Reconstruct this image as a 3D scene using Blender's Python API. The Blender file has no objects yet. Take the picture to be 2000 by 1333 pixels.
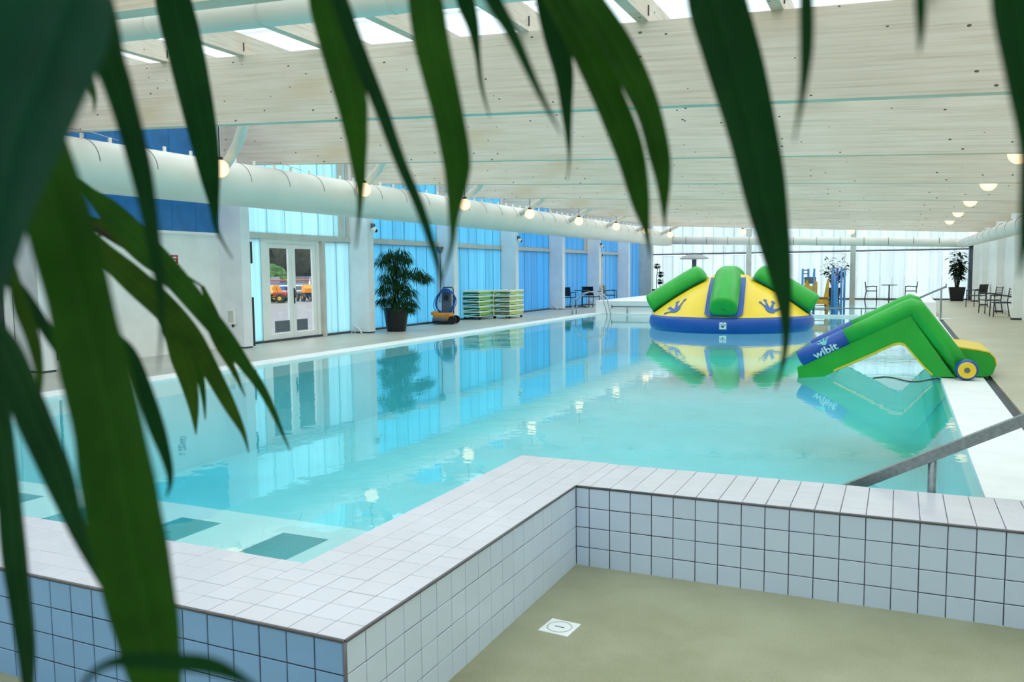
import bpy, bmesh, math, random
from mathutils import Vector, Matrix, noise
random.seed(11)
S = bpy.context.scene
COL = S.collection
PI = math.pi

# ------------------------------------------------------------------ camera
cam_data = bpy.data.cameras.new('camera')
camera = bpy.data.objects.new('camera', cam_data)
COL.objects.link(camera)
CR = Vector((0.908065, 0.418703, -0.01025)).normalized()
CF = Vector((-0.418078, 0.904703, -0.081994)).normalized()
CU = CR.cross(CF).normalized()
camera.matrix_world = Matrix(((CR.x, CU.x, -CF.x, 2.0487), (CR.y, CU.y, -CF.y, -5.4891),
                              (CR.z, CU.z, -CF.z, 1.5149), (0, 0, 0, 1)))
cam_data.sensor_width = 36.0
cam_data.sensor_fit = 'HORIZONTAL'
cam_data.lens = 1635.79 / 2000 * 36
cam_data.clip_start = 0.02
cam_data.clip_end = 600
cam_data.dof.use_dof = True
cam_data.dof.focus_distance = 14.0
cam_data.dof.aperture_fstop = 7.0
S.camera = camera

# ------------------------------------------------------------------ world: even bright overcast sky
world = bpy.data.worlds.new('overcast_sky')
S.world = world
world.use_nodes = True
bg = world.node_tree.nodes['Background']
bg.inputs[0].default_value = (0.90, 0.96, 1.0, 1)
bg.inputs[1].default_value = 3.4

# ------------------------------------------------------------------ colour management
S.view_settings.view_transform = 'Standard'
S.view_settings.look = 'None'
S.view_settings.gamma = 1.0
S.view_settings.use_curve_mapping = False
S.view_settings.exposure = -0.3
S.cycles.use_denoising = True
S.cycles.max_bounces = 10
S.cycles.diffuse_bounces = 6
S.cycles.glossy_bounces = 5
S.cycles.transmission_bounces = 8
S.cycles.transparent_max_bounces = 16
S.cycles.sample_clamp_indirect = 8.0
S.cycles.caustics_reflective = False
S.cycles.caustics_refractive = False


# ------------------------------------------------------------------ materials
def srgb(r, g, b):
    def f(c):
        c /= 255.0
        return c / 12.92 if c <= 0.04045 else ((c + 0.055) / 1.055) ** 2.4
    return (f(r), f(g), f(b), 1.0)


class NT:
    def __init__(self, name):
        self.m = bpy.data.materials.new(name)
        self.m.use_nodes = True
        self.t = self.m.node_tree
        self.t.nodes.clear()
        self.out = self.t.nodes.new('ShaderNodeOutputMaterial')

    def n(self, kind, **kw):
        nd = self.t.nodes.new('ShaderNode' + kind)
        ins = kw.pop('ins', {})
        for k, v in kw.items():
            setattr(nd, k, v)
        for k, v in ins.items():
            if isinstance(v, bpy.types.NodeSocket):
                self.t.links.new(v, nd.inputs[k])
            else:
                nd.inputs[k].default_value = v
        return nd

    def end(self, sock):
        self.t.links.new(sock, self.out.inputs['Surface'])
        return self.m

    def coord(self, scale=(1, 1, 1), kind='Object'):
        tc = self.n('TexCoord')
        mp = self.n('Mapping', ins={'Vector': tc.outputs[kind], 'Scale': scale})
        return mp.outputs[0]

    def noise(self, vec, scale=5, detail=3, rough=0.55, out=0):
        return self.n('TexNoise', ins={'Vector': vec, 'Scale': scale, 'Detail': detail, 'Roughness': rough}).outputs[out]

    def ramp(self, fac, stops):
        r = self.n('ValToRGB', ins={'Fac': fac})
        el = r.color_ramp.elements
        while len(el) < len(stops):
            el.new(0.5)
        for e, (p, c) in zip(el, stops):
            e.position = p
            e.color = c
        return r.outputs[0]

    def mix(self, fac, a, b, mode='MIX'):
        x = self.n('Mix', data_type='RGBA', blend_type=mode)
        for i, v in ((0, fac), (6, a), (7, b)):
            if isinstance(v, bpy.types.NodeSocket):
                self.t.links.new(v, x.inputs[i])
            else:
                x.inputs[i].default_value = v
        return x.outputs[2]

    def schlick(self, f0, normal=None):
        """reflectance that rises towards grazing, the same from both faces"""
        ins = {'Blend': 0.5}
        if normal is not None:
            ins['Normal'] = normal
        fc = self.n('LayerWeight', ins=ins).outputs['Facing']
        p5 = self.n('Math', operation='POWER', ins={0: fc, 1: 5.0}).outputs[0]
        return self.n('Math', operation='MULTIPLY_ADD', ins={0: p5, 1: 1 - f0, 2: f0}).outputs[0]

    def bump(self, h, strength=0.2, dist=0.01):
        return self.n('Bump', ins={'Height': h, 'Strength': strength, 'Distance': dist}).outputs[0]

    def bsdf(self, color, rough=0.5, normal=None, **ins):
        d = {'Base Color': color, 'Roughness': rough}
        if normal is not None:
            d['Normal'] = normal
        d.update({k.replace('_', ' '): v for k, v in ins.items()})
        return self.n('BsdfPrincipled', ins=d).outputs[0]


def plain(name, rgb, rough=0.5, var=0.06, scale=6.0, bump=0.0, metal=0.0, **kw):
    """principled with a slight procedural mottling"""
    t = NT(name)
    v = t.coord()
    f = t.noise(v, scale, 4)
    c = srgb(*rgb)
    lo = tuple(x * (1 - var * 2) for x in c[:3]) + (1,)
    hi = tuple(min(1, x * (1 + var)) for x in c[:3]) + (1,)
    col = t.ramp(f, [(0.3, lo), (0.7, hi)])
    nm = t.bump(t.noise(v, scale * 12, 3), bump, 0.01) if bump else None
    return t.end(t.bsdf(col, rough, nm, Metallic=metal, **kw))


M = {}
M['white_paint'] = plain('white_paint', (249, 249, 247), 0.55, 0.03, 2.5, 0.03)
M['pillar_paint'] = plain('pillar_paint', (240, 243, 247), 0.5, 0.04, 2.0, 0.03)
M['white_metal'] = plain('white_metal', (244, 245, 243), 0.35, 0.02, 3)
M['duct'] = plain('duct_paint', (226, 222, 212), 0.42, 0.03, 1.2)
M['duct_seam'] = plain('duct_seam', (120, 122, 118), 0.5)
M['grey_rail'] = plain('grey_rail', (205, 205, 198), 0.5, 0.06, 3)
M['dark_strip'] = plain('dark_strip', (70, 76, 84), 0.6)
M['black_plastic'] = plain('black_plastic', (22, 24, 30), 0.32, 0.05)
M['pot_black'] = plain('pot_black', (14, 17, 26), 0.3, 0.08, 4)
M['dark_metal'] = plain('dark_metal', (38, 42, 52), 0.4, 0.05)
M['steel'] = plain('brushed_steel', (178, 182, 184), 0.28, 0.05, 20, 0, 1.0)
M['rail_steel'] = plain('galvanised_steel', (150, 160, 164), 0.42, 0.12, 30, 0, 0.75)
M['shade_grey'] = plain('shade_grey', (168, 166, 168), 0.5, 0.05)
M['soil'] = plain('soil', (46, 36, 28), 0.9, 0.3, 30, 0.6)
M['red'] = plain('red_plastic', (176, 30, 34), 0.45)
M['orange'] = plain('orange_plastic', (236, 148, 40), 0.4)
M['hose_blue'] = plain('hose_blue', (36, 92, 176), 0.35)
M['grey_plastic'] = plain('grey_plastic', (96, 108, 118), 0.45)
M['pvc_blue'] = plain('pvc_blue', (24, 84, 176), 0.34, 0.05, 3)
M['pvc_green'] = plain('pvc_green', (36, 176, 52), 0.34, 0.05, 3)
M['pvc_yellow'] = plain('pvc_yellow', (250, 212, 44), 0.36, 0.03, 3)
M['print_white'] = plain('print_white', (238, 244, 246), 0.5, 0.02)
M['print_teal'] = plain('print_teal', (120, 214, 196), 0.5, 0.02)
M['print_blue'] = plain('print_blue', (34, 92, 170), 0.45, 0.03)
M['print_dark'] = plain('print_dark', (60, 80, 96), 0.5, 0.03)
M['lime_mesh'] = plain('lime_mesh', (140, 205, 80), 0.6, 0.08, 8)
M['lime_pale'] = plain('lime_pale', (190, 212, 96), 0.6, 0.08, 8)
M['sky_blue'] = plain('sky_blue_paint', (74, 142, 206), 0.4)
M['amber'] = plain('amber_panel', (226, 164, 52), 0.45, 0.12, 5)
M['wood_dark'] = plain('dark_wood', (120, 92, 60), 0.6, 0.2, 10)
M['grout'] = plain('grout', (104, 98, 98), 0.9, 0.2, 40)
M['grout_dark'] = plain('grout_dark', (62, 68, 78), 0.9, 0.2, 40)
M['trim_grey'] = plain('tile_trim_metal', (116, 112, 116), 0.35, 0.1, 20, 0, 0.5)
M['bark'] = plain('bark', (70, 58, 42), 0.85, 0.25, 40, 0.4)


def tile_mat(name, rgb):
    t = NT(name)
    oi = t.n('ObjectInfo')
    c = srgb(*rgb)
    f = t.noise(t.coord((1, 1, 1)), 14, 2)
    jit = t.n('Math', operation='ADD', ins={0: oi.outputs['Random'], 1: f}).outputs[0]
    col = t.ramp(t.n('Math', operation='MULTIPLY', ins={0: jit, 1: 0.5}).outputs[0],
                 [(0.1, tuple(x * 0.93 for x in c[:3]) + (1,)), (0.9, c)])
    return t.end(t.bsdf(col, 0.16, None, IOR=1.45))


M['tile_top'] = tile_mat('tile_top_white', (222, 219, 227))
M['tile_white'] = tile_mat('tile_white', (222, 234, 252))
M['tile_pale_cast'] = tile_mat('tile_pale_blue_cast', (208, 224, 248))  # same white tile; the cool light on the bench wall is in its colour
M['tile_blue_cast'] = tile_mat('tile_blue_cast', (136, 181, 231))  # same white tile again; bluish light and shade put into the colour


def concrete(name, rgb, rgb2):
    t = NT(name)
    v = t.coord()
    big = t.noise(v, 0.9, 5, 0.6)
    fine = t.noise(v, 120, 2)
    col = t.ramp(big, [(0.3, srgb(*rgb)), (0.7, srgb(*rgb2))])
    spk = t.ramp(fine, [(0.35, (0.62, 0.62, 0.6, 1)), (0.6, (1, 1, 1, 1))])
    col = t.mix(0.5, col, t.mix(1.0, col, spk, 'MULTIPLY'))
    return t.end(t.bsdf(col, 0.42, t.bump(fine, 0.25, 0.004)))


M['floor_beige'] = concrete('floor_beige', (186, 178, 150), (204, 196, 170))
M['floor_near'] = concrete('floor_near', (150, 149, 113), (181, 180, 149))
M['deck_left'] = concrete('deck_left', (186, 184, 170), (204, 202, 190))
M['pavement'] = concrete('pavement', (112, 108, 112), (124, 120, 123))


def beam_mat():
    t = NT('whitewashed_glulam')
    v = t.coord((0.3, 1, 14))
    g = t.noise(v, 2.4, 6, 0.65)
    col = t.ramp(g, [(0.25, srgb(194, 178, 156)), (0.5, srgb(217, 204, 187)), (0.75, srgb(226, 217, 204))])
    v2 = t.coord((0.5, 1, 1.2))
    st = t.noise(v2, 1.1, 3)
    col = t.mix(t.ramp(st, [(0.56, (0, 0, 0, 1)), (0.75, (0.55, 0.55, 0.55, 1))]), col, srgb(206, 180, 142))
    # lamella joints every 45 mm up the beam
    sx = t.n('SeparateXYZ', ins={'Vector': t.coord((1, 1, 1))})
    # knots
    v3 = t.coord((1.0, 1.0, 1.7))
    vo = t.n('TexVoronoi', feature='F1', ins={'Vector': v3, 'Scale': 4.6, 'Randomness': 1.0})
    big = t.noise(v3, 7, 2)
    kn = t.n('Math', operation='LESS_THAN', ins={0: vo.outputs['Distance'], 1: t.n('Math', operation='MULTIPLY', ins={0: big, 1: 0.165}).outputs[0]})
    col = t.mix(kn.outputs[0], col, srgb(96, 84, 70))
    # fine drying checks
    v4 = t.coord((1.0, 1, 26))
    ck = t.noise(v4, 1.6, 6, 0.7)
    col = t.mix(t.ramp(ck, [(0.29, (0.6, 0.6, 0.6, 1)), (0.345, (0, 0, 0, 1))]), col, srgb(168, 156, 136))
    return t.end(t.bsdf(col, 0.6, t.bump(g, 0.1, 0.004)))


M['beam'] = beam_mat()


def sheet(name, rgb, transp, streak=0.25, rough=0.35, grey=0.0):
    """ribbed polycarbonate sheet: daylight comes through it"""
    t = NT(name)
    oi = t.n('ObjectInfo')
    tc = t.n('TexCoord')
    loc = t.n('VectorMath', operation='ADD', ins={0: tc.outputs['Object'], 1: oi.outputs['Location']}).outputs[0]
    v = t.n('Mapping', ins={'Vector': loc, 'Scale': (5.0, 5.0, 0.12)}).outputs[0]
    g = t.noise(v, 2.2, 5, 0.65)
    c = srgb(*rgb)
    lo = tuple(x * (1 - streak) for x in c[:3]) + (1,)
    hi = tuple(min(1, x * (1 + streak * 0.7)) for x in c[:3]) + (1,)
    col = t.ramp(g, [(0.3, lo), (0.7, hi)])
    rnd = t.n('MapRange', ins={0: oi.outputs['Random'], 3: 0.95, 4: 1.04}).outputs[0]
    col = t.n('VectorMath', operation='SCALE', ins={0: col, 'Scale': rnd}).outputs[0]
    tr = t.n('BsdfTranslucent', ins={'Color': col}).outputs[0]
    tp = t.n('BsdfTransparent', ins={'Color': col}).outputs[0]
    a = t.n('MixShader', ins={0: transp, 1: tr, 2: tp}).outputs[0]
    gl = t.n('BsdfGlossy', ins={'Color': (1, 1, 1, 1), 'Roughness': rough}).outputs[0]
    fr = t.schlick(0.015)
    return t.end(t.n('MixShader', ins={0: fr, 1: a, 2: gl}).outputs[0])


M['roof_sheet'] = sheet('roof_sheet', (236, 240, 240), 0.7, 0.03)
M['sheet_aqua'] = sheet('sheet_aqua', (206, 240, 247), 0.06, 0.16)
M['sheet_azure'] = sheet('sheet_azure', (152, 216, 238), 0.06, 0.18)
M['sheet_blue'] = sheet('sheet_blue', (124, 196, 232), 0.06, 0.22)
M['sheet_clear'] = sheet('sheet_clear', (232, 242, 242), 0.12, 0.12)
M['sheet_shaded'] = plain('sheet_shaded_blue', (34, 116, 180), 0.3, 0.12, 3)  # opaque copy of the sheets; missing backlight put into the darker blue


def glass_mat():
    t = NT('pane_glass')
    tp = t.n('BsdfTransparent', ins={'Color': (0.93, 0.96, 0.96, 1)}).outputs[0]
    gl = t.n('BsdfGlossy', ins={'Color': (1, 1, 1, 1), 'Roughness': 0.02}).outputs[0]
    fr = t.schlick(0.03)
    return t.end(t.n('MixShader', ins={0: fr, 1: tp, 2: gl}).outputs[0])


M['glass'] = glass_mat()


def smoked():
    return plain('smoked_glass', (60, 70, 74), 0.08, 0.05)


M['smoked'] = smoked()


def lamp_mat():
    t = NT('lamp_globe')
    lw = t.n('LayerWeight', ins={'Blend': 0.35})
    col = t.ramp(lw.outputs['Facing'], [(0.0, (1.0, 0.80, 0.52, 1)), (1.0, (1.0, 0.62, 0.32, 1))])
    return t.end(t.n('Emission', ins={'Color': col, 'Strength': 2.2}).outputs[0])


M['lamp'] = lamp_mat()


def water_mat():
    t = NT('pool_water')
    tc = t.n('TexCoord')
    v1 = t.n('Mapping', ins={'Vector': tc.outputs['Object'], 'Scale': (1, 1, 1)}).outputs[0]
    n1 = t.noise(v1, 4.5, 2, 0.5)
    n2 = t.noise(v1, 19.0, 2, 0.5)
    h = t.n('Math', operation='MULTIPLY_ADD', ins={0: n2, 1: 0.11, 2: n1}).outputs[0]
    nm = t.bump(h, 0.016, 0.08)
    tp = t.n('BsdfTransparent', ins={'Color': (0.72, 0.95, 0.965, 1)}).outputs[0]
    gl = t.n('BsdfGlossy', ins={'Color': (1, 1, 1, 1), 'Roughness': 0.015, 'Normal': nm}).outputs[0]
    fr = t.schlick(0.035)
    return t.end(t.n('MixShader', ins={0: fr, 1: tp, 2: gl}).outputs[0])


M['water'] = water_mat()
M['basin'] = plain('basin_cyan', (132, 228, 237), 0.5, 0.04, 1.0)
M['basin_pale'] = plain('basin_pale', (226, 240, 240), 0.5, 0.03, 2.0)
M['basin_teal'] = plain('basin_teal', (0, 158, 166), 0.4, 0.08, 3.0)


def leaf_mat(name, dark, light, trans):
    t = NT(name)
    at = t.n('Attribute', attribute_name='across')
    vein = t.n('Math', operation='ABSOLUTE', ins={0: at.outputs['Fac']}).outputs[0]
    f = t.noise(t.coord((1, 1, 1)), 30, 3)
    col = t.ramp(f, [(0.3, srgb(*dark)), (0.75, srgb(*light))])
    rib = t.ramp(vein, [(0.0, (1, 1, 1, 1)), (0.09, (0, 0, 0, 1))])
    col = t.mix(t.n('Math', operation='MULTIPLY', ins={0: rib, 1: 0.18}).outputs[0], col, srgb(*[min(255, c * 1.6 + 12) for c in light]))
    p = t.bsdf(col, 0.45, None, IOR=1.35, Specular_IOR_Level=0.22)
    tr = t.n('BsdfTranslucent', ins={'Color': srgb(*trans)}).outputs[0]
    return t.end(t.n('MixShader', ins={0: 0.3, 1: p, 2: tr}).outputs[0])


M['leaf0'] = leaf_mat('leaf_dark', (8, 44, 22), (20, 66, 28), (18, 66, 22))
M['leaf1'] = leaf_mat('leaf_mid', (22, 58, 18), (44, 88, 24), (42, 88, 16))
M['leaf2'] = leaf_mat('leaf_light', (28, 58, 16), (56, 88, 22), (58, 92, 16))
M['leaf3'] = leaf_mat('leaf_deep_shade', (12, 58, 42), (22, 74, 54), (16, 66, 44))  # deep shade on the big near leaf, put into its colour
M['foliage'] = leaf_mat('foliage_dark', (14, 40, 22), (30, 66, 34), (40, 90, 40))
M['foliage_far'] = leaf_mat('foliage_far', (16, 30, 22), (36, 56, 40), (30, 60, 40))
M['tree_dull'] = plain('tree_dull', (58, 62, 52), 0.9, 0.4, 2.5)
M['bush_green'] = plain('bush_green', (62, 104, 44), 0.9, 0.3, 3)


# ------------------------------------------------------------------ mesh helpers
class MB:
    def __init__(self):
        self.v, self.f, self.smooth = [], [], []

    def add(self, vs, fs, smooth=False):
        o = len(self.v)
        self.v += [tuple(p) for p in vs]
        for f in fs:
            self.f.append(tuple(i + o for i in f))
            self.smooth.append(smooth)
        return self

    def box(self, x0, x1, y0, y1, z0, z1):
        vs = [(x, y, z) for z in (z0, z1) for y in (y0, y1) for x in (x0, x1)]
        return self.add(vs, [(0, 2, 3, 1), (4, 5, 7, 6), (0, 1, 5, 4), (2, 6, 7, 3), (0, 4, 6, 2), (1, 3, 7, 5)])

    def cbox(self, x0, x1, y0, y1, z0, z1, b=0.01):
        """box with bevelled edges"""
        bm = bmesh.new()
        bmesh.ops.create_cube(bm, size=1)
        for v in bm.verts:
            v.co = Vector(((x0 + x1) / 2 + v.co.x * (x1 - x0), (y0 + y1) / 2 + v.co.y * (y1 - y0), (z0 + z1) / 2 + v.co.z * (z1 - z0)))
        bmesh.ops.bevel(bm, geom=bm.edges[:], offset=b, segments=2, affect='EDGES', profile=0.5)
        bm.verts.index_update()
        self.add([v.co[:] for v in bm.verts], [[v.index for v in f.verts] for f in bm.faces], False)
        bm.free()
        return self

    def prism(self, poly, axis, a, b):
        """extrude a 2D polygon; axis 'y' uses (x,z) points, 'x' uses (y,z), 'z' uses (x,y)"""
        def mk(p, t):
            return {'y': (p[0], t, p[1]), 'x': (t, p[0], p[1]), 'z': (p[0], p[1], t)}[axis]
        n = len(poly)
        vs = [mk(p, a) for p in poly] + [mk(p, b) for p in poly]
        fs = [tuple(range(n)), tuple(range(2 * n - 1, n - 1, -1))] + [(i, i + n, (i + 1) % n + n, (i + 1) % n) for i in range(n)]
        return self.add(vs, fs)

    def tube(self, pts, r, seg=10, caps=True, smooth=True):
        pts = [Vector(p) for p in pts]
        n = len(pts)
        rs = r if isinstance(r, (list, tuple)) else [r] * n
        vs, fs = [], []
        up = None
        for i, p in enumerate(pts):
            t = (pts[min(i + 1, n - 1)] - pts[max(i - 1, 0)]).normalized()
            if up is None:
                up = t.orthogonal().normalized()
            up = (up - t * up.dot(t))
            up = up.normalized() if up.length > 1e-6 else t.orthogonal().normalized()
            w = t.cross(up)
            for k in range(seg):
                a = 2 * PI * k / seg
                vs.append(p + (up * math.cos(a) + w * math.sin(a)) * rs[i])
        for i in range(n - 1):
            for k in range(seg):
                k2 = (k + 1) % seg
                fs.append((i * seg + k, i * seg + k2, (i + 1) * seg + k2, (i + 1) * seg + k))
        self.add(vs, fs, smooth)
        if caps:
            o = len(self.v) - n * seg
            self.f.append(tuple(o + k for k in reversed(range(seg))))
            self.f.append(tuple(o + (n - 1) * seg + k for k in range(seg)))
            self.smooth += [False, False]
        return self

    def lathe(self, prof, cx=0, cy=0, seg=24, smooth=True):
        n = len(prof)
        vs = [(cx + r * math.cos(2 * PI * k / seg), cy + r * math.sin(2 * PI * k / seg), z) for r, z in prof for k in range(seg)]
        fs = [(i * seg + k, i * seg + (k + 1) % seg, (i + 1) * seg + (k + 1) % seg, (i + 1) * seg + k) for i in range(n - 1) for k in range(seg)]
        return self.add(vs, fs, smooth)

    def sphere(self, c, r, seg=20, rings=12, sx=1, sy=1, sz=1):
        vs, fs = [], []
        for i in range(rings + 1):
            th = PI * i / rings
            for k in range(seg):
                a = 2 * PI * k / seg
                vs.append((c[0] + r * sx * math.sin(th) * math.cos(a), c[1] + r * sy * math.sin(th) * math.sin(a), c[2] + r * sz * math.cos(th)))
        for i in range(rings):
            for k in range(seg):
                k2 = (k + 1) % seg
                fs.append((i * seg + k, (i + 1) * seg + k, (i + 1) * seg + k2, i * seg + k2))
        return self.add(vs, fs, True)

    def mesh(self, name, mat):
        me = bpy.data.meshes.new(name)
        me.from_pydata(self.v, [], self.f)
        me.polygons.foreach_set('use_smooth', self.smooth)
        me.materials.append(M[mat] if isinstance(mat, str) else mat)
        me.update()
        return me

    def build(self, name, mat, parent=None):
        o = bpy.data.objects.new(name, self.mesh(name, mat))
        COL.objects.link(o)
        o.parent = parent
        return o


def inst(name, me, parent=None, loc=(0, 0, 0), rot=(0, 0, 0), scale=None):
    o = bpy.data.objects.new(name, me)
    COL.objects.link(o)
    o.parent = parent
    o.location = loc
    o.rotation_euler = rot
    if scale:
        o.scale = scale
    return o


def tag(o, label, cat, group=None, kind=None):
    o['label'] = label
    o['category'] = cat
    if group:
        o['group'] = group
    if kind:
        o['kind'] = kind
    return o


def thing(name, label, cat, loc=(0, 0, 0), rz=0.0, group=None, kind=None):
    o = bpy.data.objects.new(name, None)
    COL.objects.link(o)
    o.location = loc
    o.rotation_euler = (0, 0, rz)
    o.empty_display_size = 0.2
    return tag(o, label, cat, group, kind)


def struct(name, mb, mat, parent=None):
    o = mb.build(name, mat, parent)
    if parent is None:
        o['kind'] = 'structure'
    return o


def sroot(name, loc=(0, 0, 0)):
    o = bpy.data.objects.new(name, None)
    COL.objects.link(o)
    o.location = loc
    o['kind'] = 'structure'
    return o


def dup(root, loc, rz=0.0, label=None, group=None):
    r = root.copy()
    COL.objects.link(r)
    r.location = loc
    r.rotation_euler = (0, 0, rz)
    if label:
        r['label'] = label
    if group:
        r['group'] = group
    for ch in list(root.children):
        c = ch.copy()
        COL.objects.link(c)
        c.parent = r
        for g in list(ch.children):
            d = g.copy()
            COL.objects.link(d)
            d.parent = c
    return r


# ------------------------------------------------------------------ layout numbers (metres)
# z = 0 : pool deck and top of the tiled bench wall.  +y runs down the hall.
XW, XR, YF, YB = -10.75, 5.25, 39.0, -8.2     # left wall, right wall, far wall, wall behind the camera
PX0, PX1 = -7.67, 2.60                        # pool water, left and right edge
SUNK = -0.575                                 # sunken floor in front
WZ = -0.03                                    # water level
BAY = 4.4954
def beam_z(x):
    return 3.72 - 0.0502 * (x + 9.48)
BEAM_D = 0.89
BEAM_Y = [3.42 + BAY * k for k in range(-2, 8)]
PIL_Y = [8.05 + BAY * k for k in range(-3, 7)]   # far face of each left pillar

# ================================================================== SETTING
# ---- floors
struct('floor', MB().box(XW, -8.15, -2.76, YF, -0.3, 0.0), 'deck_left')
struct('floor', MB().box(3.24, XR, 0.735, YF, -0.3, 0.0), 'floor_beige')
struct('floor', MB().box(-8.15, 3.24, 37.6, YF, -0.3, 0.0), 'floor_beige')
struct('floor', MB().box(XW, XR, YB, -2.74, SUNK - 0.2, SUNK).box(0.0, XR, -2.74, 0.0, SUNK - 0.2, SUNK), 'floor_near')
struct('trim_1', MB().box(-8.15, PX0, -2.05, 23.2, -0.25, 0.004), 'white_paint')          # pool edge, left
struct('trim_2', MB().box(PX1, 3.13, 0.735, 23.2, -0.25, 0.004), 'white_paint')           # pool edge, right
struct('trim_3', MB().box(3.13, 3.24, 0.735, 23.2, -0.25, -0.03), 'dark_strip')           # drain slot beside it

# ---- pool basin
pb = MB()
pb.box(PX0 - 0.1, PX1 + 0.1, -2.2, 23.3, -1.55, -1.4)
pb.box(PX0 - 0.1, PX0, -2.2, 23.3, -1.4, -0.25)
pb.box(PX1, PX1 + 0.1, 0.7, 23.3, -1.4, -0.25)
pb.box(-0.78, PX1 + 0.1, 0.6, 0.7, -1.4, -0.2)
pb.box(-0.76, -0.66, -2.2, 0.7, -1.4, -0.2)
struct('pool_basin', pb, 'basin')
# shallow submerged ledge along the front with square openings
HOLES = [(-1.31 - 0.828 * k, -0.97 - 0.828 * k) for k in range(8)]
LY0, LY1, HY0, HY1 = -2.05, -1.33, -1.97, -1.56
lg = MB()
ZT, ZB = -0.048, -0.75
lg.box(PX0, -0.76, HY1, LY1, ZB, ZT)
lg.box(PX0, -0.76, LY0 - 0.1, HY0, ZB, ZT)
xs = [-0.76] + [v for a, b in HOLES for v in (b, a)] + [PX0]
for i in range(0, len(xs), 2):
    lg.box(xs[i + 1], xs[i], HY0, HY1, ZB, ZT)
lg.box(PX0, -0.76, LY0 - 0.1, LY1, -1.4, ZB)
struct('pool_ledge', lg, 'basin_pale')
hb = MB()
for a, b in HOLES:
    hb.box(a, b, HY0, HY1, -0.2, ZT - 0.004)
struct('pool_ledge_recess', hb, 'basin_teal')

# ---- shallow far pool with white walls
struct('trim_4', MB().box(-5.2, PX1, 23.2, 23.45, -1.5, 0.035), 'white_paint')
struct('wall_shallow', MB().cbox(-7.95, -5.2, 23.4, 37.6, -0.9, 0.45, 0.02).box(-8.1, -5.2, 23.2, 23.4, -1.5, 0.004), 'white_paint')
struct('wall_shallow', MB().cbox(2.6, 3.12, 23.6, 34.0, -0.9, 0.45, 0.02).box(2.6, 3.24, 23.2, 23.6, -0.9, 0.004).box(2.6, 3.24, 34, 37.6, -0.9, 0.0), 'white_paint')
struct('pool_basin', MB().box(-5.2, PX1, 23.45, 37.6, -0.5, -0.22), 'basin_pale')

# ---- water
wm = MB()
wm.add([(PX0, -2.05, WZ), (-0.76, -2.05, WZ), (-0.76, 0.745, WZ), (PX1, 0.745, WZ), (PX1, 23.2, WZ), (PX0, 23.2, WZ)], [(0, 1, 2, 3, 4, 5)])
w = wm.build('pool_water', 'water')
tag(w, 'clear turquoise water filling the large swimming pool', 'water', None, 'stuff')
wm = MB()
wm.add([(-5.2, 23.45, 0.02), (PX1, 23.45, 0.02), (PX1, 37.6, 0.02), (-5.2, 37.6, 0.02)], [(0, 1, 2, 3)])
w = wm.build('paddling_water', 'water')
tag(w, 'pale still water of the shallow pool before the bright far wall', 'water', None, 'stuff')


# ---- tiled bench wall: every tile a piece
def tile_mesh(w, h, mat, t=0.012, b=0.0022, gap=0.0045):
    """tile lying in the xy plane, centred, top at z = 0"""
    a, c = (w - gap) / 2, (h - gap) / 2
    ring = lambda x, y, z: [(-x, -y, z), (x, -y, z), (x, y, z), (-x, y, z)]
    vs = ring(a, c, -t) + ring(a, c, -b) + ring(a - b, c - b, 0)
    fs = [(i, (i + 1) % 4, (i + 1) % 4 + 4, i + 4) for i in range(4)] + [(i + 4, (i + 1) % 4 + 4, (i + 1) % 4 + 8, i + 8) for i in range(4)] + [(8, 9, 10, 11)]
    return MB().add(vs, fs).mesh('tile', mat)


def lay(parent, me, xs, ys, place):
    for x in xs:
        for y in ys:
            loc, rot = place(x, y)
            inst('tile', me, parent, (loc[0] + random.uniform(-.0004, .0004), loc[1] + random.uniform(-.0004, .0004), loc[2] + random.uniform(-.0006, .0006)),
                 (rot[0] + random.uniform(-.003, .003), rot[1] + random.uniform(-.003, .003), rot[2]))


RH = 0.143
rows_z = [-0.012 - RH * (j + 0.5) for j in range(4)]
# front wall (faces the camera at the lower left)
wf = sroot('wall_front')
struct('core', MB().box(-7.9, -0.76, -2.728, -2.06, SUNK, -0.008), 'grout', wf)
me = tile_mesh(0.15, 0.138, 'tile_top', gap=0.0042)
lay(wf, me, [-0.76 - 0.15 * (i + 0.5) for i in range(24)], [-2.05 - 0.138 * (j + 0.5) for j in range(5)], lambda x, y: ((x, y, 0), (0, 0, 0)))
struct('core', MB().box(-7.9, -0.004, -2.735, -2.728, SUNK, -0.004), 'grout_dark', wf)
me = tile_mesh(0.15, RH, 'tile_blue_cast', gap=0.006)
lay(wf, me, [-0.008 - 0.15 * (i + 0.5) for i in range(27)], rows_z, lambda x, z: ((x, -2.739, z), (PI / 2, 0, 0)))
struct('edge_trim', MB().tube([(-7.9, -2.737, -0.005), (0.0, -2.737, -0.005)], 0.0085, 8), 'trim_grey', wf)
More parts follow.
